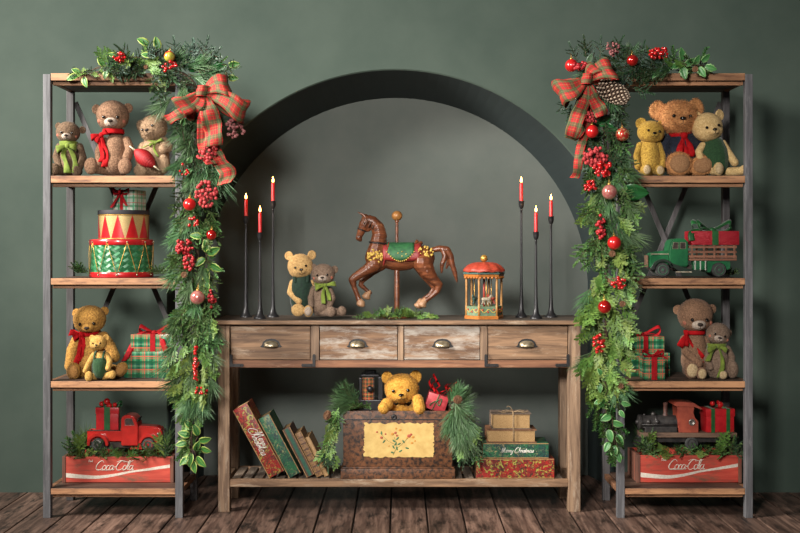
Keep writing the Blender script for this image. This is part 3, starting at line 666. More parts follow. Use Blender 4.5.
col = mixc(n, l, par, (.02, .15, .05), (.07, .28, .13)); wnn = n.new('ShaderNodeTexWhiteNoise'); cmb = n.new('ShaderNodeCombineXYZ'); l.new(fu, cmb.inputs[0]); l.new(fv, cmb.inputs[1]); l.new(cmb.outputs[0], wnn.inputs[0])
col = mixc(n, l, math_(n, l, 'MULTIPLY', wnn.outputs[0], .6), col, (.015, .10, .035))
hh = mixc(n, l, par, ed, ed2); l.new(col, b.inputs['Base Color']); b.inputs['Roughness'].default_value = .35; bump(n, l, b, hh, .8, .004); mt['woven'] = m

Yd = .19; s = S(Yd); xq = (121.5-400)*s; R = 31*s*.985; z0 = ZBb; hL = .178
t = thing('toy_drum', (xq, Yd, z0), 'large woven green toy drum with red hoops and gold zigzag cords, under the smaller drum', 'drum', 'stacked toy drums')
bm = nb(); lathe(bm, [(R*.985, z0+.02), (R*.985, z0+hL-.02)], (xq, Yd, 0), 64); obj('shell', bm, mt['woven'], t, True, None, 40)
for za, zb in ((z0, z0+.025), (z0+hL-.026, z0+hL)):
    bm = nb(); lathe(bm, [(R*.9, za), (R+.001, za), (R+.003, za+.003), (R+.003, zb-.003), (R+.001, zb), (R*.9, zb)], (xq, Yd, 0), 64); obj('hoop', bm, mt['drum_red'], t, True, None, 40)
bm = nb(); lathe(bm, [(R*.985, z0+hL-.006), (0, z0+hL-.005)], (xq, Yd, 0), 48); obj('drumhead', bm, mat('drum skin', (.5, .42, .3)), t)
bm = nb(); n_ = 20; stud = []
for k in range(n_):
    a = 2*PI*(k+.35)/n_; up = k % 2 == 0
    stud.append(Vector((xq+(R+.004)*math.cos(a), Yd+(R+.004)*math.sin(a), z0+hL-.012 if up else z0+.012)))
for k in range(n_):
    p, q = stud[k], stud[(k+1) % n_]; pts = []
    for j in range(5):
        v = p.lerp(q, j/4); rr = math.hypot(v.x-xq, v.y-Yd); f = (R+.003)/rr; pts.append((xq+(v.x-xq)*f, Yd+(v.y-Yd)*f, v.z))
    tube(bm, pts, .0016, 5)
obj('cord', bm, mt['gold'], t)
bm = nb()
for p in stud: ell(bm, p, .0042, None, 10)
obj('studs', bm, mt['brass'], t)
Rs = 24.6*s; z1 = z0+hL+.0006; hS = .137; xs_ = (123.8-400)*s
t = thing('toy_drum', (xs_, Yd, z1), 'smaller toy drum with red triangles on gold, standing on the green drum', 'drum', 'stacked toy drums')
bm = nb(); n_ = 80; rows = []
for zz in (z1+.002, z1+hS-.018):
    rows.append([bm.verts.new((xs_+Rs*math.cos(2*PI*k/n_), Yd+Rs*math.sin(2*PI*k/n_), zz)) for k in range(n_)])
for k in range(n_): bm.faces.new((rows[0][k], rows[0][(k+1) % n_], rows[1][(k+1) % n_], rows[1][k]))
lathe(bm, [(0, z1), (Rs, z1), (Rs, z1+.004)], (xs_, Yd, 0), 80)
obj('shell', bm, mt['drum_gold'], t, True, None, 50)
bm = nb(); nt_ = 11
for j in range(nt_):
    cth = 2*PI*(j+.27)/nt_; hw = PI/nt_*.92; N = 14; rr = Rs+.0008; base = []; zt0 = z1+.006; zt1 = z1+hS-.022
    for i in range(N+1):
        th = cth-hw+2*hw*i/N; top = zt0+(zt1-zt0)*(1-abs(2*i/N-1))
        base.append((bm.verts.new((xs_+rr*math.cos(th), Yd+rr*math.sin(th), zt0)), bm.verts.new((xs_+rr*math.cos(th), Yd+rr*math.sin(th), top+.0002))))
    for (a, b_), (c, d) in zip(base[:-1], base[1:]): bm.faces.new((a, c, d, b_))
obj('triangles', bm, mt['drum_red'], t)
bm = nb(); lathe(bm, [(Rs*.9, z1+hS-.02), (Rs+.003, z1+hS-.02), (Rs+.0035, z1+hS-.002), (Rs+.002, z1+hS), (0, z1+hS)], (xs_, Yd, 0), 64); obj('rim', bm, mt['drum_black'], t, True, None, 40)
for zz in (z1+.003, z1+hS-.023):
    bm = nb(); tube(bm, [(xs_+(Rs+.0012)*math.cos(2*PI*k/64), Yd+(Rs+.0012)*math.sin(2*PI*k/64), zz) for k in range(64)], .002, 6, 0, True); obj('trim_cord', bm, mt['gold'], t)

# ------------------------------------------------------------------ presents
G_, RD, NV, WH = (.03, .20, .075), (.50, .10, .06), (.012, .03, .06), (.60, .62, .56)
gl = []
for a in (0, 1):
    gl += [(a, .062, .18, .11, (.008, .07, .03), .8), (a, .062, .62, .05, RD, .8), (a, .062, .74, .022, NV, .8), (a, .062, .46, .02, RD, .65), (a, .062, .90, .014, WH, .35), (a, .062, .02, .018, NV, .8)]
mt['gift_plaid'] = plaid('green plaid gift wrap', (.045, .25, .105), gl, .22, 0, .3)
mt['gift_white'] = plaid('pale green plaid gift wrap', (.42, .52, .42), [(0, .04, .3, .12, (.03, .22, .10), .8), (1, .04, .3, .12, (.03, .22, .10), .7), (0, .04, .7, .04, (.45, .05, .05), .8), (1, .04, .7, .04, (.45, .05, .05), .8)], .3, 0, .2)
mt['gift_red'] = mat('red gift paper', (.50, .015, .02), (.38, .01, .014), 40, .35, coat=.2)
mt['glitter'] = mat('red glitter paper', (.50, .01, .025), (.22, .004, .01), 500, .4, .25, 1, bd=.002)
mt['berry'] = mat('glossy red berry', (.52, .012, .012), (.36, .006, .008), 80, .18, coat=.6, bst=0)
def gift(label, c, sz, m, rot=0, lid=None, group=None, name='gift_box', tilt=0):
    """c = centre of the base"""
    t = thing(name, c, label, 'present', group); R = Matrix.Rotation(math.radians(rot), 3, 'Z') @ Matrix.Rotation(math.radians(tilt), 3, 'Y')
    c = Vector(c); L = lambda x, y, z: c+R @ Vector((x, y, z)); w_, d_, h_ = sz
    bm = nb(); box(bm, L(0, 0, (h_ if not lid else h_-.5*lid)/2), (w_*(.95 if lid else 1), d_*(.95 if lid else 1), h_ if not lid else h_-.5*lid), .003, R); obj('box', bm, m, t, True, None, 40)
    if lid: bm = nb(); box(bm, L(0, 0, h_-lid/2), (w_, d_, lid), .003, R); obj('lid', bm, m, t, True, None, 40)
    return t, R, L
def wrapband(t, R, L, sz, x, wd, m, axis=0, cross=True):
    w_, d_, h_ = sz; bm = nb(); e = .0015
    for (ps) in ([[(x, -d_/2-e, 0), (x, -d_/2-e, h_+e), (x, d_/2+e, h_+e), (x, d_/2+e, 0)]] if axis == 0 else [[(-w_/2-e, x, 0), (-w_/2-e, x, h_+e), (w_/2+e, x, h_+e), (w_/2+e, x, 0)]]):
        strip(bm, [L(*p) for p in ps], R @ Vector((1, 0, 0) if axis == 0 else (0, 1, 0)), wd, 0, 2)
    return solid(obj('ribbon', bm, m, t, False), .0012)
def bow_top(t, R, L, z, x, y, size, wd, m, loops=((1, .1), (-1, .1), (.6, -.6), (-.6, -.6)), tails=(), nm='bow'):
    bm = nb(); k0 = L(x, y, z+.006); ell(bm, k0, (wd*.5, wd*.5, wd*.4), R, 12)
    for dx, dy in loops:
        o = (R @ Vector((dx, dy, 0))).normalized(); pts = []; ws = []; ln = size*(.8+.2*abs(dx)); pr = (o.cross(Vector((0, 0, 1)))*(1 if o.x < 0 else -1)+Vector((0, 0, .9))).normalized()
        for i in range(15):
            u = i/14; pts.append(k0+o*ln*math.sin(PI*u)**.8+Vector((0, 0, .30*ln*(1-math.cos(2*PI*u))*.5+.22*ln*math.sin(2*PI*u)))); ws.append(wd*(.5+.55*math.sin(PI*u)))
        strip(bm, pts, pr, ws, 0, 3, cup=.05)
    for tl in tails:
        pts = cr([k0]+[L(*q) for q in tl], 6); strip(bm, pts, [R @ Vector((1, 0, .25*math.sin(i*.5))) for i in range(len(pts))], wd, 0, 3, cup=.05)
    return solid(obj(nm, bm, m, t), .0014)
def pxbox(x0, x1, ytop, Y, zb, d): 
    s = S(Y); return ((((x0+x1)/2-400)*s, Y+d/2, zb), ((x1-x0)*s, d, HC-(ytop-250)*s-zb))
c, sz = pxbox(114.5, 139.5, 190, .15, z1+hS+.0006, .10)
t, R, L = gift('small pale plaid present with a red velvet bow on top of the small drum', c, sz, mt['gift_white'], -18)
wrapband(t, R, L, sz, -.012, .016, mt['velvet']); bow_top(t, R, L, sz[2]-.02, -.012, -sz[1]/2-.012, .043, .015, mt['velvet'], ((1, .1), (-1, .1), (.5, -1), (-.5, -1)), [[(-.04, -.075, .03), (-.05, -.08, .012)], [(.02, -.075, .035), (.035, -.08, .02)]])
c, sz = pxbox(124, 175, 351.5, .12, ZC_, .17)
t, R, L = gift('large flat green plaid present at the bottom of the left gift stack', c, sz, mt['gift_plaid'], 0, None, 'plaid presents on the left shelf')
zz = c[2]+sz[2]+.0006
c2, sz2 = pxbox(130.5, 173, 334.5, .125, zz, .14)
t, R, L = gift('green plaid present with a long red velvet bow, top of the left gift stack', c2, sz2, mt['gift_plaid'], 0, None, 'plaid presents on the left shelf')
wrapband(t, R, L, sz2, .004, .024, mt['velvet']); 
bow_top(t, R, L, sz2[2], .0, -.02, .072, .026, mt['velvet'], ((1, .0), (-1, .05)), [[(-.06, -.045, sz2[2]+.004), (-.115, -.082, -.004-.02), (-.125, -.08, -.07)][:2]+[(-.13, -.085, -.045)], [(.035, -.05, sz2[2]+.006), (.055, -.08, .04), (.07, -.085, .0)]])
# right gift stack
c, sz = pxbox(622, 670, 353, .17, ZC_, .15)
t, R, L = gift('green plaid present at the bottom of the right gift stack, mostly behind the smaller one', c, sz, mt['gift_plaid'], 0, None, 'plaid presents on the right shelf')
zz = c[2]+sz[2]+.0006; c2, sz2 = pxbox(625, 664.5, 336.5, .175, zz, .12)
t, R, L = gift('green plaid present with a dark red bow, top of the right gift stack', c2, sz2, mt['gift_plaid'], 0, None, 'plaid presents on the right shelf')
wrapband(t, R, L, sz2, .005, .022, mt['velvet']); bow_top(t, R, L, sz2[2], .0, 0, .088, .022, mt['velvet'], ((1, -.05), (-1, -.05), (-.9, -.5)), [[(.04, -.05, sz2[2]+.012), (.075, -.055, sz2[2]+.004)]])
c, sz = pxbox(643.5, 665, 357.5, .05, ZC_, .09)
t, R, L = gift('small green plaid present standing in front of the right gift stack', c, sz, mt['gift_plaid'], 0, None, 'plaid presents on the right shelf')
wrapband(t, R, L, sz, 0, .026, mt['velvet']); bow_top(t, R, L, sz[2], .0, -.02, .05, .018, mt['velvet'], ((1, -.05), (-1, -.05), (.7, .5)), [[(.03, -.04, sz[2]+.01), (.058, -.05, sz[2]-.006)]])

# ------------------------------------------------------------------ script lettering (stroke alphabet)
GL = {
 'C': (.80, [[(.78, .80), (.66, .98), (.42, .98), (.15, .68), (.02, .30), (.14, .02), (.42, -.02), (.72, .18)]]),
 'M': (1.0, [[(0, .02), (.12, .12), (.25, .95), (.36, .35), (.42, .02), (.56, .55), (.70, .97), (.72, .4), (.80, .02), (.98, .14)]]),
 'D': (.80, [[(.15, .95), (.15, .02)], [(.0, .9), (.35, 1.0), (.72, .65), (.60, .18), (.15, .0)]]),
 'o': (.46, [[(.36, .44), (.20, .50), (.04, .28), (.10, .02), (.28, .02), (.40, .24), (.34, .44), (.46, .40)]]),
 'c': (.40, [[(.36, .38), (.24, .50), (.06, .32), (.08, .04), (.24, .0), (.40, .14)]]),
 'a': (.56, [[(.38, .40), (.22, .50), (.04, .28), (.10, .0), (.26, .04), (.40, .30)], [(.44, .50), (.39, .12), (.46, .0), (.58, .10)]]),
 'l': (.30, [[(.0, .12), (.20, .50), (.30, .95), (.18, .98), (.10, .50), (.12, .06), (.30, .10)]]),
 'e': (.38, [[(.02, .16), (.24, .28), (.28, .46), (.14, .48), (.04, .20), (.16, .0), (.38, .14)]]),
 'r': (.34, [[(0, .05), (.10, .48), (.14, .40), (.26, .44), (.22, .08), (.34, .08)]]),
 'y': (.44, [[(.02, .45), (.08, .10), (.24, .08), (.36, .48), (.30, -.2), (.10, -.45), (.04, -.3), (.44, .10)]]),
 'h': (.44, [[(.0, .10), (.20, .75), (.16, 1.0), (.08, .6), (.04, .0)], [(.04, .2), (.22, .48), (.30, .3), (.30, .04), (.44, .10)]]),
 'i': (.22, [[(.0, .10), (.10, .46), (.08, .08), (.22, .08)], [(.12, .66), (.14, .70)]]),
 's': (.32, [[(.0, .08), (.18, .50), (.24, .20), (.10, .0), (.02, .06)], [(.14, .02), (.32, .10)]]),
 't': (.28, [[(.0, .10), (.16, .80), (.10, .06), (.28, .08)], [(.02, .52), (.26, .56)]]),
 'm': (.60, [[(.0, .0), (.06, .46), (.08, .05)], [(.08, .2), (.20, .48), (.26, .05)], [(.26, .2), (.40, .48), (.46, .06), (.60, .10)]]),
 'n': (.42, [[(.0, .0), (.06, .46), (.08, .05)], [(.08, .2), (.24, .48), (.30, .06), (.42, .10)]]),
 'k': (.40, [[(.0, .10), (.18, .8), (.12, .98), (.06, .0)], [(.30, .48), (.08, .24), (.22, .05), (.40, .08)]]),
 '-': (.26, [[(.02, .30), (.20, .33)]]), ' ': (.3, [])}
def lettering(bm, text, org, ux, uz, h, r, slant=.25, track=1.0, thick=None):
    x = 0; nrm = Vector(ux).cross(Vector(uz)).normalized(); org = Vector(org); ux = Vector(ux).normalized(); uz = Vector(uz).normalized()
    for ch in text:
        adv, strokes = GL[ch]
        for st in strokes:
            p = cr([(a, b_, 0) for a, b_ in st], 5); pts = [org+ux*(x+(q.x+q.y*slant)*h)+uz*q.y*h for q in p]; n_ = len(pts)
            rr = [r*(.65+.7*abs(math.sin(PI*i/(n_-1)))) for i in range(n_)] if n_ > 2 else [r]*n_
            tube(bm, pts, rr, 5)
        x += adv*h*track
    return x

# ------------------------------------------------------------------ soda crates
mt['crate_red'] = wood('worn red painted crate wood', (.56, .075, .045), (.42, .04, .025), (.20, .08, .045), 0, 7, .6, .55, .5)
mt['crate_end'] = wood('bare worn crate wood', (.11, .045, .03), (.20, .075, .045), (.30, .04, .025), 2, 6, .7, .3, .5)
def crate(x0, x1, ytop, label):
    Y0, Y1 = .115, .325; s = S(Y0); xa, xb = (x0-400)*s, (x1-400)*s; z0 = ZD+.0005; z1_ = HC-(ytop-250)*s
    t = thing('wooden_crate', ((xa+xb)/2, (Y0+Y1)/2, z0), label, 'crate', 'red soda crates on the bottom shelves')
    for a, b_ in ((xa, xa+.016), (xb-.016, xb)):
        bm = nb(); bx(bm, a, b_, Y0+.002, Y1, z0, z1_+.002, .002); o = obj('end_board', bm, mt['crate_end'] , t, False)
    bm = nb(); bx(bm, xa+.0165, xb-.0165, Y0+.004, Y0+.014, z0+.002, z1_, .0015); fp = obj('front_board', bm, mt['crate_red'], t, False)
    bm = nb(); bx(bm, xa+.0165, xb-.0165, Y1-.012, Y1-.002, z0+.002, z1_, .0015); obj('back_board', bm, mt['crate_red'], t, False)
    bm = nb(); bx(bm, xa+.0165, xb-.0165, Y0+.0145, Y1-.0125, z0+.002, z0+.012); obj('bottom_board', bm, mt['crate_end'], t, False)
    fx = xa+.016; wd = xb-xa-.032; fz_ = z0; hh = z1_-z0; yy = Y0+.0036
    bm = nb(); h = hh*.345
    tot = lettering(nb(), 'Coca-Cola', (0, 0, 0), (1, 0, 0), (0, 0, 1), h, .001)
    k = (wd*.36)/tot
    lettering(bm, 'Coca-Cola', (fx+wd*.285, yy, fz_+hh*.50), (1, 0, 0), (0, 0, 1), h, .0018, .2, k*1.0)
    # flourish under the first letters and over the last
    tube(bm, cr([(fx+wd*.30, yy, fz_+hh*.52), (fx+wd*.36, yy, fz_+hh*.49), (fx+wd*.45, yy, fz_+hh*.50)], 5), [.0007+.001*math.sin(PI*i/10) for i in range(11)], 5)
    tube(bm, cr([(fx+wd*.49, yy, fz_+hh*.80), (fx+wd*.54, yy, fz_+hh*.86), (fx+wd*.60, yy, fz_+hh*.80), (fx+wd*.65, yy, fz_+hh*.86)], 5), [.0007+.001*math.sin(PI*i/15) for i in range(16)], 5)
    lettering(bm, 'Drink', (fx+wd*.215, yy, fz_+hh*.80), (1, 0, 0), (0, 0, 1), hh*.085, .0007, .15)
    obj('lettering', bm, mt['white_paint'], fp)
    bm = nb(); pts = []; ws = []
    for i in range(41):
        u = i/40; pts.append((fx+.002+(wd-.004)*u, yy+.0002, fz_+hh*(.295-.10*math.sin(PI*min(1, u/.62))*.75+.37*max(0, (u-.28)/.72)**1.25*(1.0-.0*u)-.02*u))); ws.append(hh*(.17-.095*min(1, u/.62)+.05*max(0, (u-.7)/.3)))
    strip(bm, pts, (0, 0, 1), ws, 0, 2); solid(obj('painted_wave', bm, mt['white_paint'], fp, False), .0006)
    return t, xa, xb, Y0, Y1, z0, z1_
CL = crate(62, 173.5, 457, 'red wooden soda crate with white script under the red pickup, bottom left shelf')
CR_ = crate(637, 742, 455.5, 'red wooden soda crate with white script under the toy train, bottom right shelf')

# ------------------------------------------------------------------ toy pickup (red), facing right
mt['truck_red'] = mat('chipped red enamel', (.50, .022, .016), (.38, .016, .012), 25, .3, coat=.4, bst=.1)
mt['truck_dark'] = mat('dark toy metal', (.03, .022, .02), (.07, .05, .04), 60, .5, .3)
mt['tyre'] = mat('black rubber', (.022, .024, .022), (.05, .052, .05), 60, .75)
mt['chrome'] = mat('dull chrome', (.45, .42, .38), (.22, .2, .18), 60, .35, .8)
def wheel(t, x, y, z, r, wdt, hubm, name='wheel'):
    R = Matrix.Rotation(PI/2, 3, 'X'); bm = nb()
    lathe(bm, [(r*.62, -wdt/2), (r*.9, -wdt/2), (r, -wdt*.3), (r, wdt*.3), (r*.9, wdt/2), (r*.62, wdt/2)], (x, y, z), 28, 0, R)
    o = obj(name, bm, mt['tyre'], t, True, None, 50)
    bm = nb(); lathe(bm, [(0, wdt*.62), (r*.16, wdt*.6), (r*.2, wdt*.38), (r*.5, wdt*.30), (r*.60, wdt*.62), (r*.66, wdt*.6), (r*.66, -wdt*.3), (0, -wdt*.4)], (x, y, z), 24, 0, R)
    for k in range(5):
        a = 2*PI*k/5; box(bm, (x+r*.33*math.cos(a), y-wdt*.36, z+r*.33*math.sin(a)), (r*.34, wdt*.16, r*.13), .0008, Matrix.Rotation(-a, 3, 'Y'))
    obj('hub', bm, hubm, o, True, None, 50)
def arch(bm, x, y0, y1, z, r0, r1, a0, a1, mi=0, n=16, dy=0):
    """fender: arc band from radius r0 to r1"""
    poly = [(x+r1*math.cos(a0+(a1-a0)*k/n), z+r1*math.sin(a0+(a1-a0)*k/n)) for k in range(n+1)]+[(x+r0*math.cos(a1-(a1-a0)*k/n), z+r0*math.sin(a1-(a1-a0)*k/n)) for k in range(n+1)]
    prism(bm, poly, y0, y1, .0018, mi)
Yt = .165; s = S(Yt); X = lambda p: (p-400)*s; Z = lambda p: HC-(p-250)*s; dpt = .105; ym = Yt+dpt/2
t = thing('toy_pickup_truck', (X(124), ym, Z(451)), 'chipped red toy pickup truck resting on pine in the left crate', 'toy truck')
bm = nb(); prism(bm, [(X(120.8), Z(446)), (X(120.8), Z(419)), (X(122.5), Z(416.3)), (X(126), Z(415.2)), (X(131.5), Z(415.6)), (X(134.3), Z(417.5)), (X(137.4), Z(425.6)), (X(138), Z(446))], Yt+.004, Yt+dpt-.004, .004)
cab = obj('cab', bm, mt['truck_red'], t, True, None, 35)
bm = nb(); prism(bm, [(X(125), Z(425)), (X(125), Z(420)), (X(126), Z(419)), (X(131.5), Z(419)), (X(133.8), Z(425))], Yt+.0028, Yt+dpt-.0028, .001); obj('side_window', bm, mt['truck_dark'], cab, False)
bm = nb(); tube(bm, [(X(a), Yt+.003, Z(b_)) for a, b_ in ((124.6, 425.5), (124.6, 420), (125.8, 418.6), (131.8, 418.6), (134.4, 425.5))], .0012, 6, 0, True); obj('window_trim', bm, mt['chrome'], cab)
bm = nb(); box(bm, (X(136.3), ym, Z(421.6)), (.003, dpt-.03, .028), .001, Matrix.Rotation(math.radians(20), 3, 'Y')); obj('windscreen', bm, mt['truck_dark'], cab, False)
bm = nb(); prism(bm, [(X(137), Z(444)), (X(137), Z(426.4)), (X(148), Z(426.8)), (X(158), Z(428)), (X(161), Z(430.5)), (X(161.5), Z(444))], Yt+.018, Yt+dpt-.018, .006); hd = obj('hood', bm, mt['truck_red'], t, True, None, 35)
bm = nb(); box(bm, (X(162), ym, Z(436)), (.004, dpt*.5, .05), .002); [box(bm, (X(162)+.003, ym+(k-3)*.007, Z(436)), (.002, .002, .046)) for k in range(7)]; obj('grille', bm, mt['truck_dark'], hd, False)
for y in (Yt, Yt+dpt-.026):
    bm = nb(); arch(bm, X(148.6), y, y+.026, Z(445), .037, .050, math.radians(8), math.radians(170))
    prism(bm, [(X(148.6)-.047, Z(443.6)), (X(138), Z(447.5)), (X(130), Z(448)), (X(130), Z(449.5)), (X(142), Z(449.5)), (X(148.6)-.037, Z(445))], y+.001, y+.025, .001)
    obj('front_fender', bm, mt['truck_red'], t, True, None, 35)
for y in (Yt, Yt+dpt-.022):
    bm = nb(); arch(bm, X(97.4), y, y+.022, Z(444.5), .037, .051, math.radians(-8), math.radians(188)); obj('rear_fender', bm, mt['truck_red'], t, True, None, 35)
bm = nb(); zb0 = Z(442)
bx(bm, X(86), X(120), Yt+.020, Yt+.026, zb0, Z(431.5), .0015); bx(bm, X(86), X(120), Yt+dpt-.026, Yt+dpt-.020, zb0, Z(431.5), .0015)
bx(bm, X(86), X(87.3), Yt+.0265, Yt+dpt-.0265, zb0, Z(431.5), .001); bx(bm, X(118.6), X(120), Yt+.0265, Yt+dpt-.0265, zb0, Z(430), .001); bx(bm, X(87.4), X(118.5), Yt+.0265, Yt+dpt-.0265, zb0, zb0+.006)
obj('cargo_bed', bm, mt['truck_red'], t, False)
bm = nb(); tube(bm, [(X(85.6), Yt+.02, Z(431.2)), (X(120), Yt+.02, Z(431.0))], .0024, 8); obj('bed_rail', bm, mt['truck_dark'], t)
bm = nb(); bx(bm, X(90), X(158), Yt+.03, Yt+dpt-.03, Z(449), Z(443.5), .002); obj('chassis', bm, mt['truck_dark'], t, False)
for px_ in (148, 97.4):
    for y in (Yt+.012, Yt+dpt-.012): wheel(t, X(px_), y, Z(445), .031, .018, mt['truck_red'] if px_ > 100 else mt['chrome'])
for y in (Yt+.022, Yt+dpt-.022):
    bm = nb(); lathe(bm, [(0, .008), (.006, .006), (.0075, .002), (.0065, -.006), (0, -.012)], (X(157.5), y, Z(434.5)), 16, 0, Matrix.Rotation(PI/2, 3, 'Y')); obj('headlight', bm, mt['chrome'], t)
bm = nb(); bx(bm, X(163), X(164.2), Yt+.006, Yt+dpt-.006, Z(446), Z(443.6), .002); obj('bumper', bm, mt['truck_dark'], t, True)
# gift in the bed, with ornament topper
c = (X(105.5), ym, zb0+.0065); sz = (.112, .048, Z(408.5)-zb0-.0065)
t, R, L = gift('red present with green ribbon and shiny red baubles on top, in the pickup bed', c, sz, mt['gift_red'], 0, .03)
wrapband(t, R, L, sz, -.0, .028, mt['ribbon_green']); wrapband(t, R, L, sz, 0, .018, mt['ribbon_green'], 1)
bow_top(t, R, L, sz[2], .02, 0, .045, .018, mt['ribbon_green'], ((1, .3), (-1, .3), (.9, -.4), (-.9, -.4)))
bm = nb()
for dx, dz, r in ((-.004, .028, .0155), (-.029, .016, .0125), (.007, .008, .0135), (.034, .012, .011)): ell(bm, L(dx, -.012, sz[2]+dz), r, None, 16)
obj('bauble_topper', bm, mt['berry'], t)

# ------------------------------------------------------------------ green stake truck, facing left
mt['truck_green'] = mat('chipped green enamel', (.02, .16, .055), (.012, .10, .04), 25, .32, coat=.4, bst=.1)
mt['hub_green'] = mat('worn sage green hub', (.05, .15, .08), (.03, .08, .05), 60, .5)
mt['stake'] = wood('reddish stake wood', (.30, .13, .075), (.20, .08, .045), (.10, .04, .025), 0, 9, .6, .3)
mt['pale_trim'] = mat('worn pale trim', (.40, .36, .27), (.25, .2, .13), 80, .6)
Yt = .12; s = S(Yt); dpt = .13; ym = Yt+dpt/2; zs2 = ZBb
t = thing('toy_stake_truck', (X(695), ym, zs2), 'green toy stake truck with wooden rails on the second right shelf', 'toy truck')
zg = zs2; oz = lambda p: zg+(277-p)*s     # shelf contact seen at row 277
bm = nb(); prism(bm, [(X(669.7), oz(262)), (X(669.7), oz(249.5)), (X(671.5), oz(241)), (X(673.5), oz(239)), (X(677), oz(238)), (X(685), oz(238.3)), (X(687.8), oz(240.2)), (X(688.6), oz(243)), (X(688.6), oz(266)), (X(675), oz(266))], Yt+.006, Yt+dpt-.006, .005)
cab = obj('cab', bm, mt['truck_green'], t, True, None, 35)
for x0, x1 in ((672.6, 678.4), (680.4, 686)):
    bm = nb(); prism(bm, [(X(x0), oz(248.2)), (X(x0+(1.2 if x0 < 675 else 0)), oz(242.2)), (X(x1), oz(242.2)), (X(x1), oz(248.2))], Yt+.0048, Yt+dpt-.0048, .001); o = obj('side_window', bm, mt['truck_dark'], cab, False)
    bm = nb(); tube(bm, [(X(a), Yt+.0048, oz(b_)) for a, b_ in ((x0, 248.4), (x0+(1.2 if x0 < 675 else 0), 242), (x1, 242), (x1, 248.4))], .0011, 6, 0, True); obj('window_trim', bm, mt['pale_trim'], o)
bm = nb(); prism(bm, [(X(650.5), oz(268)), (X(650.3), oz(256)), (X(651.5), oz(253)), (X(660), oz(251)), (X(670.5), oz(250)), (X(670.5), oz(266))], Yt+.022, Yt+dpt-.022, .006); hd = obj('hood', bm, mt['truck_green'], t, True, None, 35)
bm = nb(); bx(bm, X(652), X(686), Yt+.018, Yt+.0225, oz(254.2), oz(253.2), .0006); obj('trim_line', bm, mt['pale_trim'], hd, False)
bm = nb(); box(bm, (X(649.5), ym, oz(261)), (.006, dpt*.5, .058), .003); obj('grille', bm, mat('rusty grille', (.20, .11, .07), (.08, .05, .035), 60, .6), hd, True, None, 40)
mt['fender_green'] = mat('dark green black enamel', (.015, .04, .022), (.02, .02, .02), 40, .4)
for y0 in (Yt, Yt+dpt-.034): 
    bm = nb(); arch(bm, X(663.2), y0, y0+.034, oz(269.7), .040, .052, math.radians(15), math.radians(178))
    prism(bm, [(X(671.5), oz(262.5)), (X(688.5), oz(268.5)), (X(692), oz(268.5)), (X(692), oz(271.5)), (X(680), oz(271.5)), (X(670), oz(264.5))], y0, y0+.034, .001)
    obj('front_fender', bm, mt['fender_green'], t, True, None, 35)
bm = nb(); bx(bm, X(676), X(692), Yt-.002, Yt+.003, oz(272.2), oz(271), .0008); obj('running_board', bm, mt['pale_trim'], t, False)
bm = nb(); bx(bm, X(652), X(733), Yt+.035, Yt+dpt-.035, oz(269.5), oz(264.5), .002); obj('chassis', bm, mt['truck_dark'], t, False)
bm = nb(); prism(bm, [(X(708), oz(261)), (X(708), oz(272)), (X(711), oz(272)), (X(714), oz(264)), (X(725), oz(264)), (X(728), oz(270)), (X(731), oz(268)), (X(731), oz(261))], Yt+.010, Yt+dpt-.010, .002); obj('rear_body', bm, mt['truck_green'], t, False)
bm = nb(); bx(bm, X(693.6), X(707), Yt+.008, Yt+.05, oz(269.5), oz(260.8), .004); tk = obj('fuel_tank', bm, mt['truck_green'], t, True, None, 40)
bm = nb()
for p in (695, 700.2, 705.3): bx(bm, X(p), X(p+1.3), Yt+.0072, Yt+.05, oz(269.8), oz(260.5), .0008)
obj('tank_stripes', bm, mat('pale stripes', (.5, .52, .45)), tk, False)
bm = nb(); bx(bm, X(689.6), X(737), Yt+.002, Yt+dpt-.002, oz(260.3), oz(258.2), .0015); obj('bed_floor', bm, mt['stake'], t, False)
for y in (Yt+.003, Yt+dpt-.009):
    bm = nb()
    for zz in (256.2, 251.6, 246.6): bx(bm, X(689.6), X(737), y, y+.004, oz(zz+1.2), oz(zz-1.2), .001)
    for p in (692, 704, 714.5, 726, 734.5): bx(bm, X(p-1), X(p+1), y-.0035 if y < .2 else y+.0045, y-.0002 if y < .2 else y+.0075, oz(258), oz(244.6), .001)
    obj('stake_rails', bm, mt['stake'], t, False)
bm = nb()
for zz in (256.2, 251.6, 246.6):
    for xx in (690, 736): bx(bm, X(xx)-.002, X(xx)+.002, Yt+.008, Yt+dpt-.010, oz(zz+1.2), oz(zz-1.2), .001)
obj('end_rails', bm, mt['stake'], t, False)
for px_, r in ((663, .0345), (719.5, .0345)):
    for y in (Yt+.014, Yt+dpt-.014): wheel(t, X(px_), y, zg+r+.0006, r, .022, mt['hub_green'])
# the present rests on the tops of the wooden rails
sz = (.226, .124, oz(230.6)-oz(244.5))
c = (X(715.5), ym, oz(244.5))
t, R, L = gift('red glitter present with a green bow loaded on the green stake truck', c, sz, mt['glitter'], 0, .066)
wrapband(t, R, L, sz, .0, .030, mt['ribbon_green']); bow_top(t, R, L, sz[2], .0, 0, .095, .030, mt['ribbon_green'], ((1, .05), (-1, .05), (.8, -.5), (-.8, -.5)), [[(-.06, -.03, sz[2]+.012), (-.11, -.06, sz[2]-.008), (-.113, -.07, sz[2]-.045)]])

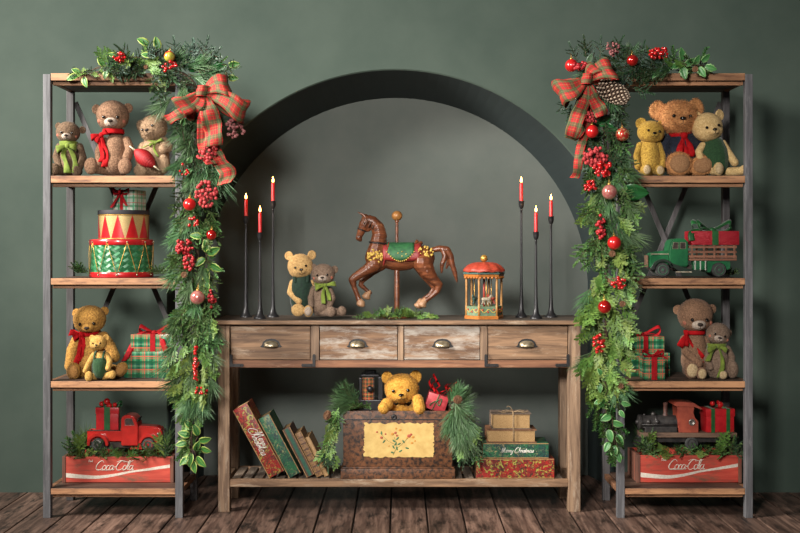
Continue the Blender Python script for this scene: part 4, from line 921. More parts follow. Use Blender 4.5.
# ------------------------------------------------------------------ toy locomotive, facing left
mt['loco_black'] = mat('sooty black tin', (.02, .019, .02), (.05, .045, .042), 50, .45, .3, .3)
mt['loco_red'] = mat('worn orange red tin', (.36, .07, .035), (.22, .035, .02), 30, .55, bst=.3, lo=.3, hi=.7)
mt['loco_wood'] = wood('scuffed plank', (.22, .13, .085), (.12, .07, .045), (.03, .02, .016), 0, 8, .7, .5)
Yt = .175; s = S(Yt); dpt = .11; ym = Yt+dpt/2
t = thing('toy_locomotive', (X(690), ym, Z(451)), 'old black and red toy steam locomotive on pine in the right crate', 'toy train')
bm = nb(); bx(bm, X(641), X(737), Yt, Yt+dpt, Z(437.5), Z(433), .0015); obj('base_plank', bm, mt['loco_wood'], t, False)
bm = nb(); bx(bm, X(644), X(733), Yt+.02, Yt+dpt-.02, Z(443), Z(437.8), .002); obj('underframe', bm, mt['loco_black'], t, False)
bm = nb(); rb = .036; zc = Z(424); Ry = Matrix.Rotation(PI/2, 3, 'Y'); xb0 = X(640); ln = X(680)-xb0
lathe(bm, [(0, -.010), (.010, -.008), (.014, 0), (rb*.86, .002), (rb*1.04, .006), (rb*1.04, .016), (rb*.96, .018), (rb*.96, ln*.42), (rb, ln*.43), (rb, ln*.46), (rb*.96, ln*.47), (rb*.96, ln)], (xb0, ym, zc), 32, 0, Ry)
bl = obj('boiler', bm, mt['loco_black'], t, True, None, 35)
bm = nb(); lathe(bm, [(.014, 0), (.0095, .012), (.0095, .052), (.0115, .056), (.0115, .064), (.008, .064), (.008, .05)], (X(668.2), ym, zc+rb*.86), 20); obj('chimney', bm, mat('rusty chimney', (.13, .05, .035), (.06, .03, .025), 60, .6), bl, True, None, 40)
for p, r in ((656, .012), (647, .007)):
    bm = nb(); lathe(bm, [(r, 0), (r*.9, r*.8), (r*.5, r*1.3), (0, r*1.45)], (X(p), ym, zc+rb*.9), 16); obj('steam_dome', bm, mt['loco_black'], bl)
bm = nb()
for p in (650, 658.5): lathe(bm, [(0, .012), (.006, .011), (.011, .006), (.012, -.01)], (X(p), ym-rb*.82, zc+.006), 16, 0, Matrix.Rotation(PI/2, 3, 'X'))
tube(bm, [(X(643), ym-rb*1.0, zc-.006), (X(678), ym-rb*1.0, zc-.006)], .0022, 6); tube(bm, [(X(644), ym-rb*.8, zc-.020), (X(677), ym-rb*.8, zc-.024)], .003, 6)
obj('fittings', bm, mt['loco_black'], bl)
bm = nb(); bx(bm, X(646), X(678), Yt+.012, Yt+dpt-.012, Z(433), Z(427.5), .003); obj('boiler_saddle', bm, mt['loco_black'], t, False)
bm = nb(); prism(bm, [(X(679.5), Z(433)), (X(678.5), Z(422)), (X(677.5), Z(406.5)), (X(695), Z(406.5)), (X(694), Z(413)), (X(695.5), Z(418)), (X(699), Z(422)), (X(699), Z(433))], Yt+.008, Yt+dpt-.008, .002); cab = obj('cab', bm, mt['loco_red'], t, True, None, 35)
bm = nb(); prism(bm, [(X(673.2), Z(404.8)), (X(676), Z(402.3)), (X(681), Z(401.8)), (X(694), Z(403)), (X(702), Z(408.6)), (X(702), Z(409.8)), (X(695), Z(407.2)), (X(677), Z(406.6))], Yt, Yt+dpt, .001); obj('cab_roof', bm, mt['loco_red'], cab, True, None, 35)
bm = nb(); lathe(bm, [(.009, 0), (.015, 0), (.0165, .003), (.014, .006), (.009, .004), (.008, .002), (0, .002)], (X(692.4), Yt+.009, Z(422.5)), 24, 0, Matrix.Rotation(PI/2, 3, 'X')); obj('porthole', bm, mt['chrome'], cab)
for px_ in (649.4, 692, 725.6):
    for y in (Yt+.008, Yt+dpt-.008): wheel(t, X(px_), y, Z(443.5), .031, .012, mt['loco_black'])
bm = nb(); prism(bm, [(X(641), Z(437)), (X(635.5), Z(446)), (X(641), Z(446)), (X(645), Z(438))], Yt+.02, Yt+dpt-.02, .002); obj('cowcatcher', bm, mt['loco_black'], t, False)
c = (X(720.5), ym, Z(433)+.0006); sz = (.142, .09, Z(409.5)-Z(433))
t, R, L = gift('red present with two green ribbons and a berry topper, riding behind the toy train', c, sz, mt['gift_red'], 4, .036)
wrapband(t, R, L, sz, -.037, .018, mt['ribbon_green']); wrapband(t, R, L, sz, .037, .018, mt['ribbon_green'])
bm = nb()
for dx, dz, r in ((-.028, .022, .0125), (.010, .016, .016), (.0, .03, .008)): ell(bm, L(dx, -.012, sz[2]+dz), r, None, 16)
obj('berry_topper', bm, mt['berry'], t)
bm = nb(); uvl = bm.loops.layers.uv.active
def leafgeo(bm, base, dir_, side, ln, wd, curl=.2, spiky=0, n=8, mi=0):
    """ovate leaf; UV u = -1..1 across, v along"""
    uv = bm.loops.layers.uv.active; base = Vector(base); d = Vector(dir_).normalized(); sd = (Vector(side)-d*Vector(side).dot(d)).normalized(); nn = d.cross(sd); rows = []
    for i in range(n+1):
        u = i/n; ww = wd*.5*math.sin(PI*min(1, u**.8*.98+.02))**.75
        if spiky and 0 < i < n: ww *= 1+spiky*(.5 if i % 2 else -.3)
        c_ = base+d*ln*u-nn*curl*ln*u*u
        rows.append([(bm.verts.new(c_+sd*ww*k-nn*(-abs(k)*ww*.35)), k, u) for k in (-1, -.5, 0, .5, 1)])
    for a, b_ in zip(rows[:-1], rows[1:]):
        for k in range(4):
            q = (a[k], a[k+1], b_[k+1], b_[k]); f = bm.faces.new([v[0] for v in q]); f.material_index = mi
            for lp, v in zip(f.loops, q): lp[uv].uv = (v[1], v[2])
for a, ln in ((200, .032), (-20, .036), (150, .03), (60, .028)):
    a = math.radians(a); leafgeo(bm, L(.005, -.012, sz[2]+.006), (math.cos(a), -.35, math.sin(a)*.6+.15), (-math.sin(a), -.6, .5), ln, ln*.6, .1, 0, 8)
mt['silver_leaf'] = leafmat('pale green leaf', (.10, .20, .10), (.24, .34, .24), .5)
obj('leaf_topper', bm, mt['silver_leaf'], t)
# ------------------------------------------------------------------ carousel horse
zt = .9015
mt['horse'] = wood('carved stained wood', (.20, .062, .024), (.085, .026, .012), (.33, .14, .06), 0, 9, .35, .25, .3)
mt['car_post0'] = mat('honey knob', (.42, .19, .05), (.26, .11, .03), 50, .4)
mt['mane'] = mat('dark carved mane', (.055, .022, .012), (.10, .04, .02), 120, .45, bst=.6)
mt['hoof'] = mat('pale worn hoof', (.42, .24, .13), (.28, .14, .07), 60, .45)
mt['saddle_red'] = mat('painted red blanket', (.30, .03, .025), (.20, .02, .018), 60, .5)
mt['saddle_green'] = mat('painted green blanket', (.03, .14, .045), (.015, .08, .03), 60, .6)
mt['yellow_paint'] = mat('yellow painted flowers', (.62, .42, .08), (.45, .28, .05), 60, .5)
Yh = .27; s = S(Yh); P = lambda x, y, d=0: W(x, y, Yh)+Vector((0, d*s, 0))
t = thing('carousel_horse', (P(397, 310).x, Yh, zt), 'carved brown carousel horse on a pole with green saddle cloth, centre of the console', 'carousel horse')
sh = []
def E(x, y, rx, rz, ry, d=0, roll=0): sh.append(('e', P(x, y, d), (rx*s, ry*s, rz*s), Matrix.Rotation(math.radians(roll), 3, 'Y')))
def CH(*a): sh.append(('c', [(P(x, y, d), r*s) for x, y, d, r in a]))
E(378, 257.5, 13, 14, 10); E(399, 258.5, 23, 12.3, 10, 0, 2); E(422, 258, 13, 12.5, 10); CH((384, 256, 0, 9.5), (402, 257, 0, 9.5), (420, 257, 0, 9.5))
CH((376, 255, 0, 10.5), (378, 246, 0, 9.2), (379.5, 236, 0, 8), (378, 228, 0, 7), (373, 221.5, 0, 5.6), (368, 220, 0, 5))       # neck
CH((366, 220.5, 0, 5.4), (364.5, 224.5, 0, 5.6), (361.8, 230, 0, 4.4), (359.8, 235, 0, 3.4), (358.8, 237.8, 0, 3.3)); E(367.5, 226, 5, 6, 3.6)   # head
CH((358.4, 236, 0, 2.6), (360.5, 240, 0, 1.9))
for d in (-2.4, 2.4): CH((366-abs(d)*.3, 216.5, d, 1.8), (361.5, 214, d*1.2, 1.1), (357.8, 212.2, d*1.3, .5))
# front legs
CH((375, 264, -5, 7.6), (366, 270.5, -6, 5.6), (356, 276.5, -6, 4.4), (352.5, 279.5, -6, 3.9), (354.5, 287, -6, 2.8), (358, 296, -6, 2.5), (359, 299, -6, 2.9))
CH((380, 266, 5, 5.4), (371, 273, 6, 3.8), (361.5, 281, 6, 3), (360.5, 285, 6, 2.6), (366, 290, 6, 2.0), (370, 293, 6, 2.0))
# hind legs
CH((423, 263, -5, 10.5), (427, 271, -6, 8), (433, 278.5, -6, 5.2), (439, 284.5, -6, 3.8), (437, 291, -6, 2.9), (430, 297, -6, 2.5), (425.5, 300, -6, 2.8))
CH((420, 264, 5, 8), (424, 274, 6, 5), (430, 282, 6, 3.4), (434.5, 288, 6, 2.7), (430.5, 294, 6, 2), (424, 299, 6, 2), (420.5, 302, 6, 2))
body = obj('body', blob(sh, .0028, 4), mt['horse'], t)
def part(nm, shapes, m, par=t, vox=.0026, sm=2): return obj(nm, blob(shapes, vox, sm), m, par)
tl = [(432, 250, 0, 2.6), (440, 248.5, 0, 3.4), (447, 250, 0, 3.8), (450.5, 256, 0, 3.4), (452, 264, 0, 3), (455, 273, 0, 2.4), (457, 282, 0, .8)]
t2 = [(443, 250, -1, 2.8), (445, 257, -2, 2.8), (442, 264, -2, 2.4), (441.5, 272, -2, 1.2)]
t3 = [(447, 251, 1, 2.8), (449, 260, 1, 2.4), (446.5, 268, 1, 1.2)]
part('tail', [('c', [(P(x, y, d), r*s) for x, y, d, r in q]) for q in (tl, t2, t3)], mt['horse'])
mn = []
for k in range(9):
    u = k/8; x = 366+18*u+2*math.sin(PI*u)*2; y = 216+22*u**1.5; mn.append(('c', [(P(x, y, 0), 2.2*s), (P(x+1.5, y+5, -3.5), 1.8*s), (P(x-1, y+10, -6-.5*u), .9*s)])); mn.append(('c', [(P(x, y, 0), 2.2*s), (P(x+2, y+6, 3.5), 1.6*s), (P(x, y+10, 6), .9*s)]))
part('mane', mn, mt['mane'])
for q in (((359, 299), (361.5, 303), -6), ((369, 292.5), (366.5, 296), 6), ((425.5, 299.5), (422.5, 303.5), -6), ((420.5, 301), (419, 305), 6)):
    (x0, y0), (x1, y1), d = q; part('hoof', [('c', [(P(x0, y0, d), 2.5*s), (P(x1, y1, d), 3.9*s)]), ('e', P(x1-.6, y1+1.2, d), (4.6*s, 3.8*s, 2.6*s), Matrix.Rotation(math.radians(20), 3, 'Y'))], mt['hoof'], t, .0022)
def shell(nm, xy0, xy1, rows_, m, par, k=1.07, cy=256.5, ry=10.6, rz=12.0):
    """saddle cloth: band over the back, rows_ = angle range from the top"""
    bm = nb(); n = 18; mm = 10; g = []
    for i in range(mm+1):
        x = xy0+(xy1-xy0)*i/mm; u = 2*i/mm-1; a1 = rows_[0]*(1-rows_[1]*u*u); row = []
        for j in range(n+1):
            a = -a1+2*a1*j/n; row.append(bm.verts.new(P(x, cy-rz*k*math.cos(a), ry*k*math.sin(a))))
        g.append(row)
    for r1, r2 in zip(g[:-1], g[1:]):
        for j in range(n): bm.faces.new((r1[j], r1[j+1], r2[j+1], r2[j]))
    return solid(obj(nm, bm, m, par), .0025)
shell('saddle_blanket', 383, 421, (1.95, .10), mt['saddle_red'], t, 1.10)
shell('saddle_cloth', 387, 414, (1.9, .35), mt['saddle_green'], t, 1.16)
bm = nb()
for sg in (-1, 1):
    for i in range(15):
        u = i/7-1; x = 400.5+13.5*u; a = (1.9*(1-.35*u*u))*sg; p = P(x, 256.5-12*1.19*math.cos(a), 10.6*1.19*math.sin(a)); ell(bm, p, .0036, None, 8)
    for x, y in ((398, 253), (402, 251.5), (406, 254), (402, 256)): ell(bm, P(x, y, sg*12.6), .003, None, 8)
obj('tassels', bm, mt['yellow_paint'], t)
rnd = random.Random(3)
for cx_, cy_, rx_, rz_, sg in ((375, 257, 8, 7.5, -1), (425, 254, 8.5, 7.5, -1), (375, 257, 8, 7.5, 1), (425, 254, 8.5, 7.5, 1)):
    bm = nb()
    for k in range(46):
        a = rnd.uniform(0, 2*PI); r_ = math.sqrt(rnd.random()); x = cx_+rx_*r_*math.cos(a); y = cy_+rz_*r_*math.sin(a)
        ell(bm, P(x, y, sg*(10.6 if cx_ < 400 else 10.9)*math.sqrt(max(.1, 1-((x-cx_-(2 if cx_ < 400 else -2))/14)**2-((y-cy_)/14)**2))), rnd.uniform(.9, 1.5)*s, None, 8)
    obj('carved_flowers', bm, mt['yellow_paint'], t)
def loopr(pts, r, m, nm, closed=True): bm = nb(); tube(bm, pts, r, 8, 0, closed); return obj(nm, bm, m, t)
def ringpts(c, ax, rx, ry, n=24):
    u, v = frame(Vector(ax)); return [c+u*rx*math.cos(2*PI*k/n)+v*ry*math.sin(2*PI*k/n) for k in range(n)]
loopr(ringpts(P(378.5, 243), (.1, 0, 1), 9.2*s, 9.2*s), .9*s, mt['iron_tall'], 'collar')
loopr(ringpts(P(386, 255), (1, 0, -.25), 11.4*s, 12.3*s), 1.0*s, mt['saddle_red'], 'breast_strap')
loopr(ringpts(P(362, 230), (.4, 0, 1), 4.7*s, 4.7*s), .6*s, mt['iron_tall'], 'noseband')
part('cantle', [('c', [(P(414, 247, -5), 1.6*s), (P(417, 241.5, 0), 2*s), (P(414, 247, 5), 1.6*s)]), ('c', [(P(417, 248, -6), 1.6*s), (P(421, 243, 0), 2*s), (P(417, 248, 6), 1.6*s)])], mt['horse'])
bm = nb(); x, y = P(397, 0).x, Yh; lathe(bm, [(2.6*s, zt+.004), (2.6*s, P(0, 262).z), (1.5*s, P(0, 258).z), (1.5*s, P(0, 222.5).z), (2.2*s, P(0, 222).z), (2.2*s, P(0, 220.5).z)], (x, y, 0), 20); obj('pole', bm, mt['horse'], t, True, None, 40)
bm = nb(); ell(bm, P(397, 215.8), (5.4*s, 5.4*s, 4.9*s), None, 24); obj('pole_knob', bm, mt['car_post0'], t)
bm = nb(); lathe(bm, [(14*s, zt+.0005), (14*s, zt+.008), (12*s, zt+.011), (0, zt+.011)], (x, y, 0), 32); obj('stand', bm, mt['horse'], t)
bm = nb()
for d in (-4.3, 4.3): ell(bm, P(364.2, 223.5, d*1.15), .9*s, None, 10)
obj('eyes', bm, mt['black'], t)

# ------------------------------------------------------------------ small toy carousel
mt['car_orange'] = mat('orange painted wood', (.42, .15, .025), (.30, .09, .015), 60, .45)
mt['car_post'] = mat('honey turned posts', (.42, .21, .06), (.28, .13, .035), 60, .5)
mt['car_green'] = mat('sage painted panel', (.10, .17, .10), (.16, .22, .13), 60, .5, lo=.4, hi=.6)
mt['car_teal'] = mat('teal rim', (.06, .13, .11), None, 60, .5)
mt['car_red'] = mat('red orange carved roof', (.40, .05, .025), (.26, .03, .015), 90, .5, bst=.5)
Yc = .24; s = S(Yc); x0 = (484-400)*s; Zc = lambda p: zt+(315.6-p)*s
t = thing('toy_carousel', (x0, Yc, zt), 'small painted wooden toy carousel with a red scalloped roof and gold ball', 'toy carousel')
ph = math.radians(10); R6 = 20*s
bm = nb(); lathe(bm, [(R6, zt), (R6, Zc(313.2)), (R6*.97, Zc(312.4)), (0, Zc(312.4))], (x0, Yc, 0), 6, 0, None, ph); obj('base', bm, mt['car_orange'], t, False)
bm = nb(); lathe(bm, [(R6*.93, Zc(312.3)), (R6*.93, Zc(303)), (R6*.87, Zc(303)), (R6*.87, Zc(304.5)), (0, Zc(304.5))], (x0, Yc, 0), 6, 0, None, ph); pn = obj('panel_drum', bm, mt['car_green'], t, False)
bm = nb(); bm2 = nb(); bm3 = nb()
for k in range(6):
    a0 = ph+2*PI*k/6; a1 = a0+PI/3; p = Vector((x0+R6*.93*math.cos(a0), Yc+R6*.93*math.sin(a0), 0)); q = Vector((x0+R6*.93*math.cos(a1), Yc+R6*.93*math.sin(a1), 0)); nrm = ((p+q)/2-Vector((x0, Yc, 0))).normalized()*.0012
    pts = [p.lerp(q, u)+nrm+Vector((0, 0, Zc(307.5)+.008*math.sin(u*4*PI+1))) for u in [i/16 for i in range(1, 16)]]; tube(bm, pts, .0018, 5)
    for u in (.2, .5, .8): ell(bm2, p.lerp(q, u)+nrm+Vector((0, 0, Zc(307.5-(1.2 if u != .5 else -1)))), (.005, .003, .005), None, 8)
    ca = Vector((x0+R6*.90*math.cos(a0), Yc+R6*.90*math.sin(a0), 0)); lathe(bm3, [(.0062, Zc(312.4)), (.0062, Zc(302.5)), (.0045, Zc(301.5)), (.0058, Zc(299)), (.0046, Zc(290)), (.0058, Zc(278)), (.0045, Zc(276)), (.0062, Zc(274.4))], ca, 10)
obj('scrollwork', bm, mt['yellow_paint'], pn); obj('painted_roses', bm2, mt['car_red'], pn); obj('posts', bm3, mt['car_post'], t)
bm = nb(); lathe(bm, [(R6*.6, Zc(274.4)), (R6*1.0, Zc(274.3)), (R6*1.04, Zc(272.8)), (R6*1.04, Zc(271.6)), (R6*.9, Zc(271.4))], (x0, Yc, 0), 6, 0, None, ph)
for k in range(6):
    a0 = ph+2*PI*k/6; a1 = a0+PI/3
    for i in range(5):
        u = (i+.5)/5; px_ = x0+R6*1.0*(math.cos(a0)*(1-u)+math.cos(a1)*u); py_ = Yc+R6*1.0*(math.sin(a0)*(1-u)+math.sin(a1)*u); ell(bm, (px_, py_, Zc(274.6)), (.0062, .0062, .0068), None, 10)
obj('cornice', bm, mt['car_orange'], t, True, None, 40)
bm = nb(); lathe(bm, [(R6*1.02, Zc(271.5)), (R6*1.07, Zc(271)), (R6*1.07, Zc(269.6)), (R6*.8, Zc(269.4))], (x0, Yc, 0), 6, 0, None, ph); obj('rim', bm, mt['car_teal'], t, False)
bm = nb(); n_ = 60; rows = []
for a, zz in ((1.0, 269.4), (1.02, 268), (.95, 266), (.82, 263.2), (.62, 261), (.38, 259.8), (.15, 259.3)):
    rows.append([bm.verts.new((x0+R6*a*(1+.05*abs(math.sin(5*th))*(a > .3))*math.cos(th), Yc+R6*a*(1+.05*abs(math.sin(5*th))*(a > .3))*math.sin(th), Zc(zz)+.004*abs(math.sin(5*th))*a)) for th in [2*PI*k/n_ for k in range(n_)]])
for r1, r2 in zip(rows[:-1], rows[1:]):
    for k in range(n_): bm.faces.new((r1[k], r1[(k+1) % n_], r2[(k+1) % n_], r2[k]))
bm.faces.new(rows[-1])
obj('roof', bm, mt['car_red'], t)
bm = nb(); lathe(bm, [(.006, Zc(259.6)), (.004, Zc(258.8)), (.008, Zc(258.4))], (x0, Yc, 0), 12); ell(bm, (x0, Yc, Zc(255.6)), 3.6*s, None, 20); obj('finial', bm, mt['gold'], t)
bm = nb(); lathe(bm, [(.005, Zc(304.5)), (.005, Zc(274.5))], (x0, Yc-.002, 0), 12); obj('centre_pole', bm, mt['car_red'], t)
for k in range(3):
    a = -PI/2+.15+2*PI*k/3; c = Vector((x0+R6*.5*math.cos(a), Yc+R6*.5*math.sin(a), Zc(296))); u = Vector((-math.sin(a), math.cos(a), 0))*(-1); q = lambda i, j: c+u*i*s+Vector((0, 0, j*s))
    sh = [('c', [(q(-3, 0), 1.8*s), (q(3, 0), 1.9*s)]), ('c', [(q(-3, .5), 1.4*s), (q(-5, 3.4), 1.2*s), (q(-6.6, 2.2), .9*s)])]+[('c', [(q(i, -1), .9*s), (q(i+j, -5), .6*s)]) for i, j in ((-3, -1.5), (-2.4, 1), (3, 1.5), (2.6, -1))]
    obj('tiny_horse', blob(sh, .0022, 2), [mt['pale_trim'], mt['car_red'], mt['car_teal']][k], t)
    bm = nb(); cyl(bm, (c.x, c.y, Zc(304.6)), (c.x, c.y, Zc(274.5)), .0018, None, 8); obj('tiny_pole', bm, mt['gold'], t)

# ------------------------------------------------------------------ toy chest
mt['chest'] = mat('crackled dark brown paint', (.15, .058, .022), (.016, .009, .006), 60, .5, bst=.5, bd=.002, lo=.42, hi=.62, detail=8)
mt['chest_label'] = mat('worn yellow paper label', (.62, .44, .15), (.46, .28, .08), 30, .6, bst=.1, lo=.35, hi=.8, detail=8)
Yb = .135; s = S(Yb); X = lambda p: (p-400)*s; Z = lambda p: HC-(p-250)*s; z0 = .1535; D_ = .24
t = thing('toy_chest', (X(397.5), Yb+D_/2, z0), 'open antique brown wooden chest with a yellow floral label, on the lower shelf', 'chest')
zb_ = Z(467.5); ztp = Z(411)
bm = nb(); bx(bm, X(340.8), X(455), Yb-.012, Yb+D_+.012, z0, zb_-.004, .003)
bx(bm, X(342), X(453.8), Yb-.007, Yb+D_+.007, zb_-.0035, zb_+.002, .002); obj('plinth', bm, mt['chest'], t, True, None, 40)
for nm, a in (('front_panel', (X(343.2), X(452.4), Yb, Yb+.014)), ('back_panel', (X(343.2), X(452.4), Yb+D_-.014, Yb+D_)), ('side_panel', (X(343.2), X(343.2)+.014, Yb+.0145, Yb+D_-.0145)), ('side_panel', (X(452.4)-.014, X(452.4), Yb+.0145, Yb+D_-.0145))):
    bm = nb(); bx(bm, *a, zb_+.0025, ztp if nm != 'back_panel' else ztp+.004, .003); o = obj(nm, bm, mt['chest'], t, True, None, 40)
    if nm == 'front_panel': fpn = o
bm = nb(); bx(bm, X(343.5), X(452), Yb-.003, Yb-.0003, Z(419.8), Z(419), .0008); obj('lid_line', bm, mt['iron_tall'], fpn, False)
# ragged label
rnd = random.Random(5); x1_, x2_, zt1, zb1 = X(363.7), X(434), Z(422.8), Z(457.2); poly = []
for (ax, az), (bx_, bz) in (((x1_, zb1), (x2_, zb1)), ((x2_, zb1), (x2_, zt1)), ((x2_, zt1), (x1_, zt1)), ((x1_, zt1), (x1_, zb1))):
    for i in range(26):
        u = i/26; j = rnd.choice((0, 0, .002, -.002, .004)) * (1 if rnd.random() < .7 else 1.8)
        dx, dz = bx_-ax, bz-az; ln = math.hypot(dx, dz); poly.append((ax+dx*u-dz/ln*j, az+dz*u+dx/ln*j))
bm = nb(); prism(bm, poly, Yb-.0012, Yb-.0002); lb = obj('paper_label', bm, mt['chest_label'], fpn, False)
bmr, bmo, bmg = nb(), nb(), nb()
def dab(bm, x, y, rx, rz, a=0): ell(bm, (X(x), Yb-.0014, Z(y)), (rx*s, .0006, rz*s), Matrix.Rotation(math.radians(a), 3, 'Y'), 10)
for x, y, r in ((377, 432, 1.1), (381.5, 437.6, 1.6), (385.5, 434, 1.1), (392.5, 434, 1.6), (395.5, 432.8, 1.5), (397, 435.5, 1.3), (409, 436, 2.0), (411, 434.5, 1.4)): dab(bmr if int(x) % 2 else bmo, x, y, r, r*.85)
for x, y, r in ((400, 430, 1.6), (396, 428.5, 1.2), (413, 437, 1.6), (412, 443, 1.4), (415, 441, 1.1), (407, 438, 1.2), (389, 446, .8)): dab(bmo, x, y, r, r*.8)
for x, y, a in ((381.5, 433, 80), (384, 441.5, -50), (394, 441, 40), (397.5, 438.5, -50), (399, 444, -30), (393.5, 447, 60), (397, 448.5, 85), (403.5, 441.5, 55), (392.5, 452.5, 20), (407, 448, 15), (395.5, 444, -60), (400.5, 451, -30)): dab(bmg, x, y, 2.1, .85, a)
tube(bmg, [(X(x), Yb-.0014, Z(y)) for x, y in ((393, 455), (396, 449), (396.5, 443), (394, 437))], .0009, 5); tube(bmg, [(X(x), Yb-.0014, Z(y)) for x, y in ((396, 449), (402, 444), (408, 438))], .0008, 5); tube(bmg, [(X(x), Yb-.0014, Z(y)) for x, y in ((396, 445), (388, 441), (380, 433))], .0007, 5)
obj('painted_blooms', bmr, mat('brick red paint', (.42, .09, .04)), lb); obj('painted_petals', bmo, mat('orange paint', (.60, .26, .04)), lb); obj('painted_stems', bmg, mat('leaf green paint', (.07, .16, .06)), lb)
bm = nb(); lathe(bm, [(.014, 0), (.014, .002), (.010, .004), (.004, .004), (.003, .001), (0, .001)], (X(394), Yb, Z(417.2)), 20, 0, Matrix.Rotation(PI/2, 3, 'X')); obj('keyhole_plate', bm, mt['iron'], fpn)
# bear in the chest
Yq = .24
b, P, s, _ = teddy('bright golden bear peeking over the edge of the open chest', 402, 412, Yq, .235, 'bright', (401.5, 387.5, 17.2, 14.6, -6), [(387.2, 377.3, 6.2), (415.5, 376.4, 6.2)], (402, 431, 13, 28),
      [[(392, 410, -2, 6), (388, 405, -8, 6), (387, 402, -17, 6.5), (384, 405, -21, 6)], [(413, 410, -2, 6), (417, 404, -9, 6), (417.5, 398, -17, 6.2), (419, 405, -21, 6.2)]],
      [[(397, 437, 0, 6), (392, 438, -6, 5.5)], [(408, 437, 0, 6), (413, 438, -6, 5.5)]], (-3, 6, -4), fz=2400, fl=.007, muz=(.02, -.30, .42, .38))
mt['red_cloth'] = mat('dark red cloth', (.35, .01, .012), (.2, .006, .008), 60, .8, sheen=.2)
bm = blob([('e', (X(375), .26, .42-.02), (.05, .05, .02)), ('e', (X(383), .22, .41), (.04, .04, .02))], .004, 6); tag(obj('folded_cloth', bm, mt['red_cloth'], None, True, None), 'bit of dark red cloth in the chest left of the golden bear', 'cloth')
# tartan toy
tart = [(0, .020, .3, .16, (.01, .07, .02), .85), (1, .020, .3, .16, (.01, .07, .02), .85), (0, .020, .75, .05, (.5, .4, .08), .7), (1, .020, .75, .05, (.5, .4, .08), .7)]
mt['tartan_small'] = plaid('small red tartan', (.42, .02, .02), tart)
xq = X(370); yq = .27; z_ = .165
t = thing('toy_lantern', (xq, yq, z_), 'black toy with a red and green tartan barrel in the chest left of the bear', 'toy')
zz = Z(401); bm = nb(); bx(bm, X(359), X(381.5), yq-.03, yq+.07, z_, Z(400), .004); obj('case', bm, mt['iron_tall'], t, False)
bm = nb(); bx(bm, X(359), X(362), yq-.03, yq+.07, Z(400), Z(378), .003); bx(bm, X(378), X(383), yq-.03, yq+.07, Z(400), Z(377), .003); bx(bm, X(361), X(379), yq-.035, yq+.072, Z(376.5), Z(374.5), .002); bx(bm, X(364), X(376), yq+.01, yq+.04, Z(377), Z(371.5), .003); obj('frame', bm, mt['iron_tall'], t, False)
bm = nb(); lathe(bm, [(0, Z(400)), (.030, Z(400)), (.030, Z(378)), (0, Z(378))], (X(368), yq+.002, 0), 32)
for f in bm.faces:
    for lp in f.loops: lp[bm.loops.layers.uv.active].uv = (lp[bm.loops.layers.uv.active].uv[0]*.2, lp[bm.loops.layers.uv.active].uv[1])
obj('tartan_barrel', bm, mt['tartan_small'], t, True, None, 40)
bm = nb(); ell(bm, (X(370), yq-.036, Z(389)), (.016, .009, .016), None, 20); obj('black_knob', bm, mt['iron_tall'], t)
# red gift tilted in the chest
c = (X(437.5), .26, .30); 
t, R, L = gift('tilted pink red present with curly red ribbons in the chest right of the bear', (X(436)-.01, .235, Z(409)), (.098, .09, .078), mat('pinkish red paper', (.50, .06, .07), (.40, .03, .04), 50, .4), 0, None, None, 'gift_box', 18)
bm = nb(); tube(bm, cr([L(-.01, -.047, .0), L(-.005, -.049, .04), L(.0, -.047, .08)], 5), .0022, 6)
tube(bm, cr([L(-.004, -.05, .045), L(.016, -.056, .064), L(.014, -.056, .03), L(-.004, -.05, .045), L(-.024, -.056, .03), L(-.03, -.056, .018)], 6), .0024, 6); obj('green_tie', bm, mt['ribbon_green'], t)
bm = nb(); rnd = random.Random(8)
for k in range(7):
    x = -.05+.019*k; pts = []; lean = rnd.uniform(-.25, .35); hh = rnd.uniform(.05, .085)
    for i in range(24): u = i/23; pts.append(L(x+lean*hh*u+.008*math.sin(u*9+k), -.01+.02*math.cos(u*9+k*2), .078+hh*u))
    strip(bm, pts, Vector((.7, -.3, .6)), .011, 0, 2)
solid(obj('curled_ribbon', bm, mt['fabric_red'], t), .001)

# ------------------------------------------------------------------ books
mt['pages'] = mat('old yellow page edges', (.42, .27, .12), (.28, .165, .065), 300, .85, bst=.6)
def floral(name, base, lo_c, acc, acc2, dark):
    m, n, l, b = nt(name); co = coords(n, l)
    c = mixc(n, l, ramp(n, l, noi(n, l, co, 22, 4), .45, .6), base, dark)
    c = mixc(n, l, ramp(n, l, noi(n, l, co, 36, 5, .6, 1.8), .54, .60), c, acc)
    c = mixc(n, l, ramp(n, l, noi(n, l, co, 50, 4, .6, 2.4), .53, .57), c, acc2)
    c = mixc(n, l, ramp(n, l, noi(n, l, co, 40, 5, .7, 1), .60, .66), c, lo_c)
    l.new(c, b.inputs['Base Color']); b.inputs['Roughness'].default_value = .45; return m
mt['floral_red'] = floral('red floral book cloth', (.33, .016, .012), (.26, .14, .05), (.34, .34, .06), (.05, .02, .012), (.13, .012, .010))
mt['floral_green'] = floral('green floral book cloth', (.015, .13, .05), (.36, .30, .14), (.14, .18, .08), (.01, .03, .03), (.012, .05, .05))
mt['gilt_edge'] = mat('rubbed tan edge', (.45, .27, .11), (.30, .16, .06), 90, .6)
mt['script_white'] = mat('white script ink', (.78, .76, .68), None, 40, .6, bst=0)
